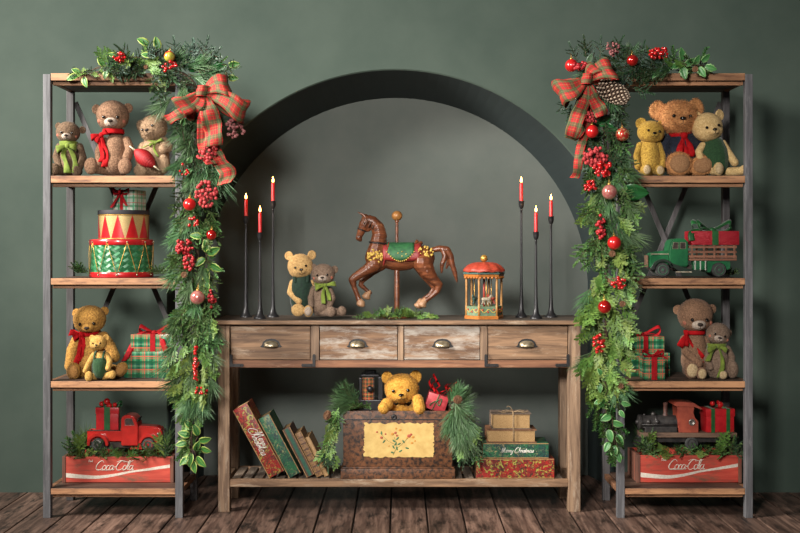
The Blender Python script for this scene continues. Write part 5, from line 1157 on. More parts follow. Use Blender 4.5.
def book(label, base, length, thick, depth, ang, cover, text=None, spine_rot=0, group=None, style=None):
    """leaning book: base = lower right corner of the spine face; ang = lean to the left in degrees; spine faces the viewer"""
    t = thing('book', base, label, 'book', group); base = Vector(base); a = math.radians(ang)
    up = Vector((-math.sin(a), 0, math.cos(a))); rt = Vector((math.cos(a), 0, math.sin(a))); bk = Vector((0, 1, 0))
    R = Matrix((rt, bk, up)).transposed(); L = lambda x, y, z: base-rt*0+rt*x+bk*y+up*z     # x in -thick..0
    tc = .0035
    for nm, xx in (('cover', -thick+tc/2), ('cover', -tc/2)):
        bm = nb(); box(bm, L(xx, depth/2, length/2), (tc, depth, length), .001, R); obj(nm, bm, [cover[0]], t, False)
    bm = nb(); box(bm, L(-thick/2, .004, length/2), (thick-2*tc-.0004, .008, length), .002, R); sp = obj('spine', bm, cover[0], t, True, None, 40)
    bm = nb(); box(bm, L(-thick/2, depth/2+.002, length/2), (thick-2*tc-.0006, depth-.014, length-.008), 0, R); obj('pages', bm, mt['pages'], t, False)
    for xx in (-thick+.0015, -.0015):
        bm = nb(); box(bm, L(xx, -.0004, length/2), (.003, .0012, length*.995), 0, R); obj('edge_band', bm, mt['gilt_edge'], sp, False)
    if style == 'band': bm = nb(); box(bm, L(-thick/2, -.0006, length/2), (thick*.42, .001, length*.97), 0, R); obj('spine_band', bm, cover[1], sp, False)
    if style == 'ribs':
        bm = nb()
        for k in range(7): box(bm, L(-thick/2, -.0008, length*(.1+.13*k)), (thick*.9, .003, .006), .001, R)
        obj('spine_ribs', bm, cover[1], sp, False)
    if text:
        bm = nb()
        for tx, off, ln in text:
            tot = lettering(nb(), tx, (0, 0, 0), (1, 0, 0), (0, 0, 1), .02, .001); h = .02*ln*length/tot
            lettering(bm, tx, L(-thick*off, -.0012, length*(.5+ln/2)), -up, rt, h, .0014)
        obj('title_lettering', bm, mt['script_white'], sp)
    return t
Yk = .135; s = S(Yk); X = lambda p: (p-400)*s
gk = 'old books leaning together on the lower shelf'
bz = .1537
def lean(xr, length_px, th_px, ang, d): 
    # lower left corner touches the shelf: base is the lower right corner, raised by thick*sin
    th = th_px*s; return ((X(xr), Yk+d, bz+th*math.sin(math.radians(ang))), length_px*s, th)
m_br = mat('brown book cloth', (.12, .06, .04), (.07, .035, .025), 90, .6); m_gb = mat('dark green cloth', (.02, .12, .075), (.012, .08, .05), 90, .5)
m_tan = mat('mottled tan calf', (.34, .19, .08), (.14, .07, .035), 120, .55, lo=.4, hi=.6); m_ltan = mat('light tan cloth', (.50, .32, .15), (.36, .21, .09), 90, .6)
for (lb_, xr, ln, th, ang, d, cov, tx, stl) in (
    ('thick red floral book with white script leaning leftmost against the table leg', 283.8, 77, 16.2, 28.5, .0, (mt['floral_red'],), [('Merry', .44, .24), ('Christmas', .74, .40)], None),
    ('thick green floral book leaning just right of the thick red one', 300.3, 66.5, 12.6, 28, .004, (mt['floral_green'],), None, None),
    ('brown book with a green spine band, middle of the leaning row', 314.2, 54, 8.2, 27.5, .012, (m_br, m_gb), None, 'band'),
    ('mottled tan book with ribbed spine, fourth along the leaning row', 322.6, 49, 6.6, 27, .02, (m_tan, m_br), None, 'ribs'),
    ('thin light tan book, last of the leaning row beside the chest greenery', 328.2, 44, 4.3, 26.5, .03, (m_ltan,), None, None)):
    b_, L_, T_ = lean(xr, ln, th, ang, d); book(lb_, b_, L_, T_, .17, ang, cov, tx, 0, gk, stl)
# flat stack
def flatbook(label, x0, x1, yt, zb, y0, depth, cover, edge=None, text=None, pages_front=False, rot=0):
    X_ = lambda p: (p-400)*S(y0); zt_ = HC-(yt-250)*S(y0); t = thing('book', ((X_(x0)+X_(x1))/2, y0+depth/2, zb), label, 'book', 'old books stacked flat on the lower shelf')
    a, b_ = X_(x0), X_(x1); tc = .004
    for za, zc in ((zb, zb+tc), (zt_-tc, zt_)):
        bm = nb(); bx(bm, a, b_, y0, y0+depth, za, zc, .0012); obj('cover', bm, cover, t, False)
    if pages_front:
        bm = nb(); bx(bm, a+.008, b_-.008, y0+.006, y0+depth-.01, zb+tc+.0002, zt_-tc-.0002, .001); obj('pages', bm, mt['pages'], t, False)
        bm = nb(); bx(bm, a, b_, y0+depth-.009, y0+depth, zb+tc+.0002, zt_-tc-.0002, .001); obj('spine', bm, cover, t, False)
    else:
        bm = nb(); bx(bm, a, b_, y0+.0005, y0+.008, zb+tc+.0002, zt_-tc-.0002, .001); sp = obj('spine', bm, cover, t, False)
        bm = nb(); bx(bm, a+.004, b_-.004, y0+.0085, y0+depth-.006, zb+tc+.0002, zt_-tc-.0002); obj('pages', bm, mt['pages'], t, False)
        bm = nb()
        for zc in (zb+.002, zt_-.002): bx(bm, a+.001, b_-.001, y0-.0008, y0+.0001, zc-.0016, zc+.0016)
        obj('edge_band', bm, mt['gilt_edge'], sp, False)
        if text:
            bm = nb(); tot = lettering(nb(), text, (0, 0, 0), (1, 0, 0), (0, 0, 1), .02, .001); h = .02*(b_-a)*.5/tot
            lettering(bm, text, (a+(b_-a)*.27, y0-.0003, zb+(zt_-zb)*.38), (1, 0, 0), (0, 0, 1), h, .0012); obj('title_lettering', bm, mt['script_white'], sp)
    return t, zt_
_, z = flatbook('thick red floral book, bottom of the flat stack', 476.3, 554.3, 458.8, bz, .135, .19, mt['floral_red'])
_, z = flatbook('green floral book with white script, second from the bottom of the flat stack', 483, 548.7, 443.2, z+.0006, .145, .17, mt['floral_green'], None, 'Merry Christmas')
m_c = mat('worn brown cover', (.26, .12, .055), (.13, .06, .03), 80, .7); m_d = mat('dark tattered cover', (.09, .065, .05), (.17, .12, .085), 90, .8, lo=.4, hi=.6)
_, z = flatbook('brown book with yellowed page edges facing out, third from the bottom of the flat stack', 487, 536.7, 429.8, z+.0006, .155, .15, m_c, pages_front=True)
z3 = z
_, z = flatbook('dark covered old book tied with twine, topmost of the flat stack', 491.7, 531.5, 413.6, z+.0006, .165, .13, m_d, pages_front=True)
s = S(.155); xt = (513.5-400)*s; zlow = HC-(442-250)*s
t = thing('twine_tie', (xt, .23, z), 'jute twine tied in a bow around the two upper books of the flat stack', 'twine')
bm = nb(); 
for dx in (-.0022, .0022): tube(bm, [(xt+dx, .1515, zlow+.004), (xt+dx, .1515, z3-.002), (xt+dx, .1615, z3+.004), (xt+dx, .1615, z-.001), (xt+dx, .166, z+.0025), (xt+dx, .298, z+.0025)], .0016, 6)
obj('strand', bm, mt['twine'], t)
bm = nb(); k = Vector((xt, .175, z+.006)); ell(bm, k, (.006, .005, .005), None, 10)
for sx in (-1, 1):
    tube(bm, cr([k, k+Vector((sx*.03, -.005, .010)), k+Vector((sx*.052, .0, .004)), k+Vector((sx*.03, .008, 0)), k], 6), .0015, 6)
    tube(bm, cr([k, k+Vector((sx*.03, -.010, .004)), k+Vector((sx*.045, -.012, -.001)), k+Vector((sx*.07, -.004, .006))], 6), .0014, 6)
tube(bm, cr([k, k+Vector((-.01, 0, .02)), k+Vector((-.022, .004, .028)), k+Vector((-.03, 0, .022))], 6), .0012, 6)
obj('twine_bow', bm, mt['twine'], t)
# ------------------------------------------------------------------ greenery
mt['needle'] = mat('fir needles', (.045, .11, .040), (.018, .055, .020), 40, .5, bst=0, rnd=.5)
mt['needle_light'] = mat('bright fir needles', (.115, .22, .06), (.045, .11, .03), 40, .5, bst=0, rnd=.5)
mt['needle_blue'] = mat('blue green spruce needles', (.10, .17, .12), (.05, .10, .07), 40, .5, bst=0, rnd=.4)
mt['pine'] = mat('long pine needles', (.10, .19, .075), (.05, .12, .045), 40, .5, bst=0, rnd=.5)
mt['cedar'] = mat('cedar scales', (.17, .27, .05), (.08, .16, .03), 40, .55, bst=0, rnd=.4)
mt['box_leaf'] = mat('boxwood leaves', (.06, .15, .035), (.03, .09, .02), 40, .35, bst=0, rnd=.5)
mt['twig'] = mat('brown twig', (.10, .06, .035), (.06, .035, .02), 60, .8, bst=0)
mt['holly'] = leafmat('variegated holly leaf', (.03, .15, .025), (.34, .42, .10), .45)
mt['dark_leaf'] = leafmat('dark green leaf', (.015, .10, .025), (.03, .15, .04), .3)
mt['ivy'] = leafmat('ivy leaf', (.05, .19, .05), (.20, .36, .14), .4)

def needle(bm, p, d, ln, w_, mi=0, rnd=random):
    d = d.normalized(); sd = d.cross(Vector((rnd.uniform(-1, 1), rnd.uniform(-1, 1), rnd.uniform(-1, 1)))).normalized()*w_*.5
    bm.faces.new((bm.verts.new(p-sd*.5), bm.verts.new(p+d*ln*.55-sd), bm.verts.new(p+d*ln), bm.verts.new(p+d*ln*.55+sd), bm.verts.new(p+sd*.5))).material_index = mi
def sprig(kind, seed, ln=.11):
    """a branch tip growing along +z, flat in xz"""
    rnd = random.Random(seed); bm = nb()
    def axis(p0, p1, nl, nw, dens, spread, flat=.45):
        p0, p1 = Vector(p0), Vector(p1); d = (p1-p0); L = d.length; d.normalize(); k = int(L*dens)
        tube(bm, [p0, (p0+p1)/2, p1], [.0016, .0012, .0007], 4, 1)
        for i in range(k):
            u = (i+rnd.random())/k; a = rnd.uniform(0, 2*PI); sd = Vector((math.cos(a), math.sin(a)*flat-.12, 0))
            dd = (d*(1.0+.9*u)+sd*spread*(1.1-.4*u)); needle(bm, p0+(p1-p0)*u, dd, nl*rnd.uniform(.75, 1.15)*(1-.25*u), nw, 0, rnd)
        for i in range(5): needle(bm, p1, d+Vector((rnd.uniform(-.4, .4), rnd.uniform(-.3, .3), 0)), nl*.8, nw, 0, rnd)
    b1 = rnd.uniform(-.1, .1)
    if kind == 'fir':
        tip = Vector((b1*ln, -.012, ln)); axis((0, 0, 0), tip, .019, .0030, 900, 1.3)
        for sx in (-1, 1):
            for u in ((.25, .5) if sx > 0 else (.35, .62)):
                q = tip*u; axis(q, q+Vector((sx*ln*.34, -.008, ln*.36*(1.1-u))), .015, .0028, 900, 1.2)
    elif kind == 'noble':      # short broad bright needles
        tip = Vector((b1*ln, -.015, ln)); axis((0, 0, 0), tip, .017, .0048, 700, 1.4)
        for sx in (-1, 1):
            for u in ((.2, .5) if sx > 0 else (.33, .62)):
                q = tip*u; axis(q, q+Vector((sx*ln*.32, -.010, ln*.36*(1.1-u))), .014, .0045, 700, 1.3)
    elif kind == 'pine':
        tip = Vector((b1*ln, 0, ln*.6)); tube(bm, [(0, 0, 0), tip], [.0022, .0012], 5, 1)
        for i in range(85):
            u = rnd.random()**.7; a = rnd.uniform(0, 2*PI); d = Vector((math.cos(a)*.55, math.sin(a)*.4-.1, .9+.4*u)); p = tip*u; l_ = ln*rnd.uniform(.65, 1.05)
            d.normalize(); sd = d.cross(Vector((rnd.uniform(-1, 1), -1, 0))).normalized()*.0010; droop = Vector((0, 0, 0))
            q1 = p+d*l_*.5; q2 = p+d*l_+Vector((d.x, 0, 0))*l_*.12
            bm.faces.new((bm.verts.new(p-sd), bm.verts.new(q1-sd), bm.verts.new(q2), bm.verts.new(q1+sd), bm.verts.new(p+sd)))
    elif kind == 'cedar':
        def fr(p, d, L, lev):
            q = p+d*L; w_ = .0022+.0012*(2-lev)
            sd = Vector((d.z, 0, -d.x)).normalized()*w_; y = Vector((0, -.0006, 0))
            bm.faces.new([bm.verts.new(v) for v in (p-sd, p+d*L*.7-sd, q, p+d*L*.7+sd, p+sd)])
            if lev < 2:
                m_ = 8 if lev == 0 else 5
                for i in range(m_):
                    u = .15+.8*i/m_; sg = 1 if i % 2 else -1; a = sg*rnd.uniform(.5, .75)
                    d2 = Vector((d.x*math.cos(a)+d.z*math.sin(a), d.y+rnd.uniform(-.35, .15), -d.x*math.sin(a)+d.z*math.cos(a))).normalized()
                    fr(p+d*L*u, d2, L*(.5 if lev == 0 else .38)*(1.15-u*.6), lev+1)
        fr(Vector((0, 0, 0)), Vector((b1, -.1, 1)).normalized(), ln, 0)
    elif kind == 'box':
        tip = Vector((b1*ln, 0, ln)); tube(bm, [(0, 0, 0), tip], [.0018, .0009], 4, 1)
        for i in range(30):
            u = (i+1)/30; a = i*2.4; d = Vector((math.cos(a), math.sin(a)*.7-.2, .75)).normalized(); leafgeo(bm, tip*u, d, Vector((-math.sin(a), math.cos(a), .3)), .019*rnd.uniform(.8, 1.2), .0115, .1, 0, 3)
    me = bpy.data.meshes.new(kind+'_sprig'); bm.to_mesh(me); bm.free()
    m0 = {'fir': mt['needle'], 'noble': mt['needle_light'], 'pine': mt['pine'], 'cedar': mt['cedar'], 'box': mt['box_leaf'], 'spruce': mt['needle_blue']}[kind]
    me.materials.append(m0); me.materials.append(mt['twig'])
    return me
SP = {k: [sprig(k, 10+i, {'fir': .095, 'noble': .09, 'pine': .095, 'cedar': .095, 'box': .085}[k]) for i in range(4)] for k in ('fir', 'noble', 'pine', 'cedar', 'box')}
SP['spruce'] = []
for i in range(3):
    me = sprig('fir', 50+i, .09); me.name = 'spruce_sprig'; me.materials[0] = mt['needle_blue']; SP['spruce'].append(me)
NAME = {'fir': 'fir_sprig', 'noble': 'noble_fir_sprig', 'pine': 'pine_sprig', 'cedar': 'cedar_sprig', 'box': 'boxwood_sprig', 'spruce': 'spruce_sprig'}
def orient(d, face=Vector((0, -1, 0)), roll=0):
    z = d.normalized(); y = (-face); y = (y-z*y.dot(z))
    y = y.normalized() if y.length > .05 else frame(z)[0]
    x = y.cross(z); M = Matrix((x, y, z)).transposed(); return (M @ Matrix.Rotation(roll, 3, 'Z')).to_4x4()
def put(parent, kind, p, d, sc=1, roll=0, rnd=random, face=Vector((0, -1, 0))):
    return inst(NAME[kind], rnd.choice(SP[kind]), parent, Matrix.Translation(p) @ orient(Vector(d), face, roll) @ Matrix.Scale(sc, 4))

def garland(label, path, zones, seed, loc, stem, extra=()):
    """path: list of (px,py,half width px,Y); zones: (t0,t1,count,{kind:weight}, droop)"""
    rnd = random.Random(seed); t = thing('christmas_garland', loc, label, 'garland', 'fir garlands hanging on the shelf units')
    pts = [Vector(p) for p in [(a, b_, c) for a, b_, c, d in path]]; full = cr(pts, 10); Ys = [q[3] for q in path]
    def at(u):
        f = u*(len(full)-1); i = min(int(f), len(full)-2); q = full[i].lerp(full[i+1], f-i); tg = (full[i+1]-full[i]); 
        g = u*(len(Ys)-1); j = min(int(g), len(Ys)-2); return q, Vector((tg.x, 0, -tg.y)).normalized(), Ys[j]+(Ys[j+1]-Ys[j])*(g-j)
    bm = nb(); sp_ = [at(i/60) for i in range(61)]; tube(bm, [W(q.x, q.y, y+.03) for q, tg, y in sp_], .007, 7); obj('stem', bm, mt['twig'], t)
    cnt = {}
    for t0, t1, n_, ks, spread, scl in zones:
        kk = list(ks); wts = [ks[k] for k in kk]
        for i in range(n_):
            u = t0+(t1-t0)*(i+rnd.random())/n_; q, tg, y = at(u); sg = rnd.choice((-1, 1)); off = rnd.random()**.8*sg
            nr = Vector((tg.z, 0, -tg.x)); s = S(y); k = rnd.choices(kk, wts)[0]; cnt[k] = cnt.get(k, 0)+1
            if cnt[k] > 98: k = [z_ for z_ in ('fir', 'noble', 'cedar', 'box', 'pine') if cnt.get(z_, 0) < 95][0]; cnt[k] = cnt.get(k, 0)+1
            hw = q.z*s; L_ = .1*scl
            p = W(q.x, q.y, y+rnd.uniform(-.03, .03))+nr*off*max(0, hw-.55*L_*spread)
            d = tg*1.0+nr*off*spread*.85+Vector((0, rnd.uniform(-.75, -.05), 0)) + tg*rnd.uniform(-.2, .3)
            if abs(off) > .6 and rnd.random() < .3: d += nr*off*.4
            put(t, k, p, d, scl*rnd.uniform(.75, 1.15), rnd.uniform(-.6, .6), rnd)
    for k, px, py, a, sc in extra:
        a = math.radians(a); put(t, k, W(px, py, -.04+rnd.uniform(-.03, .03)), (math.cos(a), rnd.uniform(-.4, 0), math.sin(a)), sc, rnd.uniform(-.4, .4), rnd)
    return t
# left
garland('thick fir garland along the top and down the right post of the left shelf unit',
        [(66, 75, 3, .0), (95, 73, 7, -.02), (125, 68, 13, -.02), (155, 66, 17, -.03), (190, 78, 22, -.05), (200, 108, 24, -.07), (197, 140, 22, -.07), (195, 180, 24, -.07), (196, 220, 25, -.07), (198, 260, 25, -.07), (198, 300, 22, -.07), (195, 335, 28, -.07), (195, 370, 22, -.06), (192, 400, 17, -.06), (190, 430, 12, -.06), (190, 462, 8, -.06)],
        [(.0, .10, 12, {'cedar': 1, 'fir': 2}, .5, .6), (.08, .22, 44, {'fir': 3, 'cedar': 2, 'spruce': 1}, .8, .9), (.20, .36, 64, {'fir': 4, 'pine': 2, 'spruce': 1}, 1.0, 1.0), (.33, .55, 84, {'fir': 5, 'pine': 2, 'box': 1}, .9, 1.0), (.52, .72, 90, {'fir': 3, 'noble': 3, 'pine': 1, 'box': 1}, .8, 1.0), (.68, .86, 84, {'noble': 4, 'pine': 2, 'fir': 1, 'cedar': 1}, .7, 1.0), (.82, .97, 32, {'box': 3, 'noble': 2}, .7, .85)], 11, W(197, 250, -.05), 0, [('spruce', 176, 58, 95, 1.0), ('spruce', 197, 62, 100, 1.1), ('spruce', 202, 62, 70, 1.2), ('spruce', 208, 64, 50, 1.0), ('spruce', 192, 66, 120, 1.0), ('noble', 214, 68, 30, .9), ('fir', 220, 72, 10, 1.0), ('cedar', 110, 64, 130, .9), ('cedar', 122, 62, 150, 1.0), ('fir', 132, 60, 140, 1.0), ('cedar', 146, 62, 80, .8), ('fir', 140, 70, 200, 1.1), ('noble', 158, 74, 250, 1.0), ('fir', 168, 84, 230, 1.1), ('fir', 172, 92, 210, 1.0), ('pine', 174, 96, 220, 1.2), ('pine', 205, 150, -60, 1.8), ('pine', 208, 152, -75, 2.0), ('pine', 203, 152, -85, 1.9), ('spruce', 186, 60, 60, 1.0), ('noble', 124, 66, 60, .8)])
garland('full fir garland along the top and down the left post of the right shelf unit',
        [(712, 74, 6, .0), (690, 68, 9, -.02), (660, 66, 13, -.03), (630, 66, 18, -.05), (606, 78, 24, -.07), (602, 105, 26, -.07), (605, 140, 24, -.07), (607, 180, 27, -.07), (605, 215, 29, -.07), (607, 250, 29, -.07), (606, 290, 27, -.07), (606, 330, 27, -.07), (606, 370, 24, -.07), (606, 405, 18, -.06), (612, 435, 11, -.06), (615, 455, 7, -.06)],
        [(.0, .12, 18, {'box': 1, 'fir': 1, 'cedar': 1}, .7, .75), (.10, .26, 56, {'fir': 4, 'pine': 1, 'spruce': 2}, .9, .95), (.24, .42, 74, {'fir': 5, 'spruce': 1, 'pine': 1}, .9, 1.0), (.38, .60, 110, {'noble': 4, 'fir': 3, 'pine': 1, 'cedar': 1}, .8, 1.1), (.56, .84, 120, {'noble': 5, 'cedar': 2, 'pine': 1, 'fir': 2}, .8, 1.15), (.82, .97, 36, {'noble': 3, 'box': 2}, .7, .9)], 23, W(606, 250, -.05), 0, [('spruce', 578, 62, 120, 1.0), ('fir', 586, 58, 100, 1.0), ('spruce', 600, 58, 85, 1.0), ('fir', 612, 56, 60, 1.0), ('pine', 622, 62, 40, .9), ('pine', 630, 64, 110, .8), ('fir', 640, 60, 80, .9), ('noble', 650, 62, 110, .8), ('spruce', 568, 100, 230, .9), ('fir', 572, 104, 250, .9), ('spruce', 596, 60, 130, .9), ('noble', 668, 64, 60, .8), ('box', 674, 62, 100, .8), ('box', 700, 62, 70, .8), ('fir', 632, 88, -20, 1.0), ('cedar', 626, 200, -30, 1.0), ('cedar', 624, 206, -50, 1.1)])
# pine bedding
def greens(label, loc, items, seed, group=None, name='fir_greenery'):
    rnd = random.Random(seed); t = thing(name, loc, label, 'greenery', group)
    for k, p, d, sc in items: put(t, k, p, d, sc, rnd.uniform(-.5, .5), rnd)
    return t
def bed(label, xa, xb, y0, y1, z0, n_, seed, kinds, hmax=.06):
    rnd = random.Random(seed); it = []
    for i in range(n_):
        x = xa+(xb-xa)*(i+.5)/n_; k = rnd.choice(kinds); f = (i % 3)/2; y = y0+(y1-y0)*f
        it.append((k, Vector((x+rnd.uniform(-.01, .01), y, z0+rnd.uniform(-.015, .01))), (rnd.uniform(-1, 1), -.5+.3*f, rnd.uniform(.25, .6)+.35*f), rnd.uniform(.55, .9)))
    return it
for (xa, xb, Y0, Y1, z1_, sd, lb_) in ((CL[1], CL[2], CL[3], CL[4], CL[6], 4, 'mixed fir and cedar sprigs filling the left soda crate around the red pickup'), (CR_[1], CR_[2], CR_[3], CR_[4], CR_[6], 5, 'mixed fir and cedar sprigs filling the right soda crate below the toy train')):
    it = bed('', xa+.03, xb-.03, Y0+.02, Y0+.045, z1_-.005, 22, sd, ['noble', 'cedar', 'noble', 'fir'])
    it += bed('', xa+.03, xb-.03, Y1-.06, Y1-.03, z1_, 16, sd+9, ['fir', 'cedar', 'noble'])
    for sx, x in ((-1, xa+.03), (1, xb-.03)):
        for k in range(8): it.append((['fir', 'noble', 'cedar', 'pine'][k % 4], Vector((x-sx*.015*(k % 4), (Y0+Y1)/2+.022*(k-4), z1_-.01)), (sx*.25*(k % 2)-.1*sx, -.15, 1), 1.0+.12*(k % 3)))
    for k in range(12): it.append((['noble', 'cedar'][k % 2], Vector((xa+.05+(xb-xa-.1)*k/11, Y0+.11, z1_-.02)), (.4*(-1)**k, -.5, .4), .6))
    greens(lb_, ((xa+xb)/2, (Y0+Y1)/2, z1_-.08), it, sd)
# nest under the horse, sprig by the drum, sprig by the green truck
rnd = random.Random(31); it = []
for k in range(46):
    x = (364+rnd.random()*62-400)*S(.22); y = .15+rnd.random()*.14; up = 1-abs((x*206+5)/34)
    it.append((rnd.choice(['cedar', 'noble', 'cedar']), Vector((x, y, zt+.006+.012*rnd.random())), (rnd.uniform(-1, 1), rnd.uniform(-.8, .1), rnd.uniform(.15, .75)*max(.3, up)), rnd.uniform(.4, .62)))
greens('low nest of green cedar sprigs on the console under the carousel horse', ((395-400)*S(.22), .22, zt), it, 31)
it = []
for k in range(12):
    it.append((rnd.choice(['fir', 'noble']), W(78+rnd.uniform(-6, 6), 273, .12+.04*rnd.random()), (rnd.uniform(-1, 1), rnd.uniform(-.7, 0), rnd.uniform(.3, 1.1)), rnd.uniform(.45, .7)))
greens('small fir sprig on the shelf left of the green drum', W(78, 277, .14), it, 32)
it = [(random.Random(k).choice(['noble', 'cedar']), W(728+k*.9, 275, .27), (.25*(k-2), -.4, .6), .5) for k in range(5)]
greens('small fir tuft behind the rear wheel of the green stake truck', W(729, 276, .27), it, 33)
it = [('noble', W(156+k*1.5, 274, .1), (.3*(k-3), -.4, .8), .55) for k in range(6)]
greens('small fir tuft on the shelf between the drum and the left garland', W(160, 277, .1), it, 34)
# swags beside the chest
def swag(label, items, seed, loc): return greens(label, loc, items, seed, 'pine swags on the toy chest', 'pine_swag')
rnd = random.Random(41); it = []
for k in range(16):
    a = math.radians(rnd.uniform(95, 200)); it.append((rnd.choice(['pine', 'pine', 'fir']), W(357+rnd.uniform(-8, 4), 403+rnd.uniform(-4, 5), .12+.05*rnd.random()), (math.cos(a), -.3, math.sin(a)), rnd.uniform(.7, 1.05)))
for k in range(26):
    u = k/25; it.append((rnd.choice(['cedar', 'noble', 'fir', 'cedar']), W(337-6*u+rnd.uniform(-6, 5), 408+46*u, .10+.03*rnd.random()), (-.35+.5*rnd.uniform(-1, 1), -.25, -1), rnd.uniform(.75, 1.0)))
for k in range(6): it.append(('noble', W(356+k*2, 408, .12), (-.6+.2*k, -.5, .4), .6))
swag('pine and cedar swag draped over the left corner of the chest', it, 41, W(340, 440, .13))
it = []
for k in range(14):
    a = math.radians(rnd.uniform(-30, 85)); it.append((rnd.choice(['pine', 'fir', 'pine']), W(452+rnd.uniform(-4, 6), 403+rnd.uniform(-4, 5), .12+.05*rnd.random()), (math.cos(a), -.3, math.sin(a)), rnd.uniform(.65, .95)))
for k in range(14):
    u = k/13; it.append(('pine', W(456+6*u+rnd.uniform(-5, 8), 402+26*u, .08+.03*rnd.random()), (.28*rnd.uniform(-1, 1.2), -.2, -1), rnd.uniform(.95, 1.3)))
for k in range(22):
    u = k/21; it.append((rnd.choice(['cedar', 'noble', 'fir']), W(463+8*u+rnd.uniform(-9, 8), 405+46*u, .10+.03*rnd.random()), (.35*rnd.uniform(-.8, 1.2), -.25, -1), rnd.uniform(.75, 1.0)))
swag('long needled pine swag draped over the right corner of the chest', it, 42, W(462, 440, .13))

# ------------------------------------------------------------------ leaves, berries, baubles, cones
def leafspray(label, name, items, m, loc, ln=.06, spiky=.25, cat='leaves', group=None):
    """items: (px, py, angle deg, scale)"""
    t = thing(name, W(*loc), label, cat, group)
    for x, y, a, sc in items:
        a = math.radians(a); d = Vector((math.cos(a), -.25, math.sin(a))); sd = Vector((-math.sin(a), -.35, math.cos(a)))
        bm = nb(); L_ = ln*sc; c = W(x, y, loc[2]); leafgeo(bm, c-d.normalized()*L_*.5, d, sd, L_, L_*.62, .15, spiky, 8); o = solid(obj('leaf', bm, m, t), .0008)
    bm = nb(); r0 = W(loc[0], loc[1], loc[2]+.02)
    for x, y, a, sc in items: 
        a_ = math.radians(a); d = Vector((math.cos(a_), 0, math.sin(a_))); p = W(x, y, loc[2]+.004)-d*ln*sc*.5; tube(bm, [r0, r0.lerp(p, .5)+Vector((0, -.01, .004)), p], .0014, 5)
    obj('twig', bm, mt['twig'], t); return t
hg = 'variegated leaf sprays in the garlands'
leafspray('variegated leaf spray hanging over the far left end of the top board', 'leaf_spray', [(72, 77.5, 200, 1.0), (85, 82, -75, .95), (76, 71, 150, .8), (101, 61.5, 120, .95), (106, 74, -110, .95), (118, 67, -20, 1)], mt['holly'], (92, 70, -.03), .056, .12, group=hg)
leafspray('variegated leaves standing up above the left garland between the shelf top and the bow', 'leaf_spray', [(143, 41.5, 150, 1.0), (157, 43, 100, 1.0), (147, 55, 170, .9), (112, 55, 160, .7)], mt['holly'], (155, 60, -.06), .06, .12, group=hg)
leafspray('pair of variegated leaves right of the left tartan bow', 'leaf_spray', [(234, 64.5, 5, 1.0), (233, 78, -10, .9)], mt['holly'], (218, 66, -.07), .055, .12, group=hg)
leafspray('dark glossy leaf fan behind the left tartan bow', 'leaf_spray', [(212, 62, 50, 1.2), (219, 68, 20, 1.1), (202, 62, 95, 1.1), (190, 66, 130, 1)], mt['dark_leaf'], (205, 76, -.06), .07, .0)
leafspray('variegated leaf spray in the left garland level with the drum', 'leaf_spray', [(206, 246, 100, 1.0), (213, 251, 20, 1.1), (216, 268, -30, 1.0), (206, 276, -80, 1.2), (200, 262, 220, .9), (207, 287, -90, .8), (196, 236, 170, .9)], mt['holly'], (207, 260, -.12), .062, .18, group=hg)
leafspray('yellow green leaf tips in the left garland beside the top shelf', 'leaf_spray', [(190, 160, 60, .8), (188, 172, 30, .9), (183, 122, 70, .8)], mt['ivy'], (190, 168, -.12), .05, .05)
leafspray('bright leaf spray at the bottom tip of the left garland', 'leaf_spray', [(184, 434, 160, 1), (196, 430, 110, 1), (205, 440, 10, 1), (181, 444, 190, .9), (197, 446, 60, .9), (190, 460, -100, 1.1), (201, 462, -50, 1.1), (194, 467, -80, 1.0), (184, 461, -140, .9), (206, 450, -20, .9), (188, 424, 130, .8)], mt['holly'], (193, 447, -.09), .058, .1, group=hg)
leafspray('ivy spray over the top board of the right shelf unit', 'leaf_spray', [(682, 54, 95, 1.1), (690, 62, 30, 1), (684, 73, -80, 1.1), (676, 66, 200, 1), (697, 60, 60, .9), (706, 58, 40, .9), (711, 68, -20, 1), (702, 72, -60, 1), (665, 70, 200, .9), (655, 74, 230, .9)], mt['ivy'], (688, 66, -.05), .055, .35, group='ivy sprays in the right garland')
leafspray('large single dark leaf sticking out over the second bay of the right shelf unit', 'leaf_spray', [(635, 192, -8, 1.0)], mt['dark_leaf'], (620, 190, -.09), .125, .0)
leafspray('olive leaf cluster in the right garland beside the mustard bear', 'leaf_spray', [(628, 165, 80, .8), (627, 178, -85, .9), (622, 155, 60, .8), (590, 58, 60, .8), (613, 118, -20, 1.0)], mt['silver_leaf'], (622, 165, -.1), .055, .0)
leafspray('ivy leaves low in the right garland above its tip', 'leaf_spray', [(600, 372, 120, .8), (606, 378, 40, .8), (600, 388, -90, .9), (626, 404, -20, .9), (622, 414, -60, .8), (598, 402, 200, .8)], mt['ivy'], (608, 390, -.12), .048, .25, group='ivy sprays in the right garland')
leafspray('rounded green leaves at the bottom tip of the right garland', 'leaf_spray', [(606, 418, 200, 1), (618, 424, -20, 1), (610, 436, -80, 1.1), (620, 440, -60, 1), (614, 452, -95, 1.1), (607, 447, -120, .9), (619, 458, -80, .8)], mt['ivy'], (613, 430, -.1), .055, .0, group='ivy sprays in the right garland')
leafspray('dark leaf beside the shiny bauble under the right bow', 'leaf_spray', [(604, 121, 20, 1.2), (611, 128, -30, 1.0)], mt['dark_leaf'], (598, 126, -.1), .06, .0)

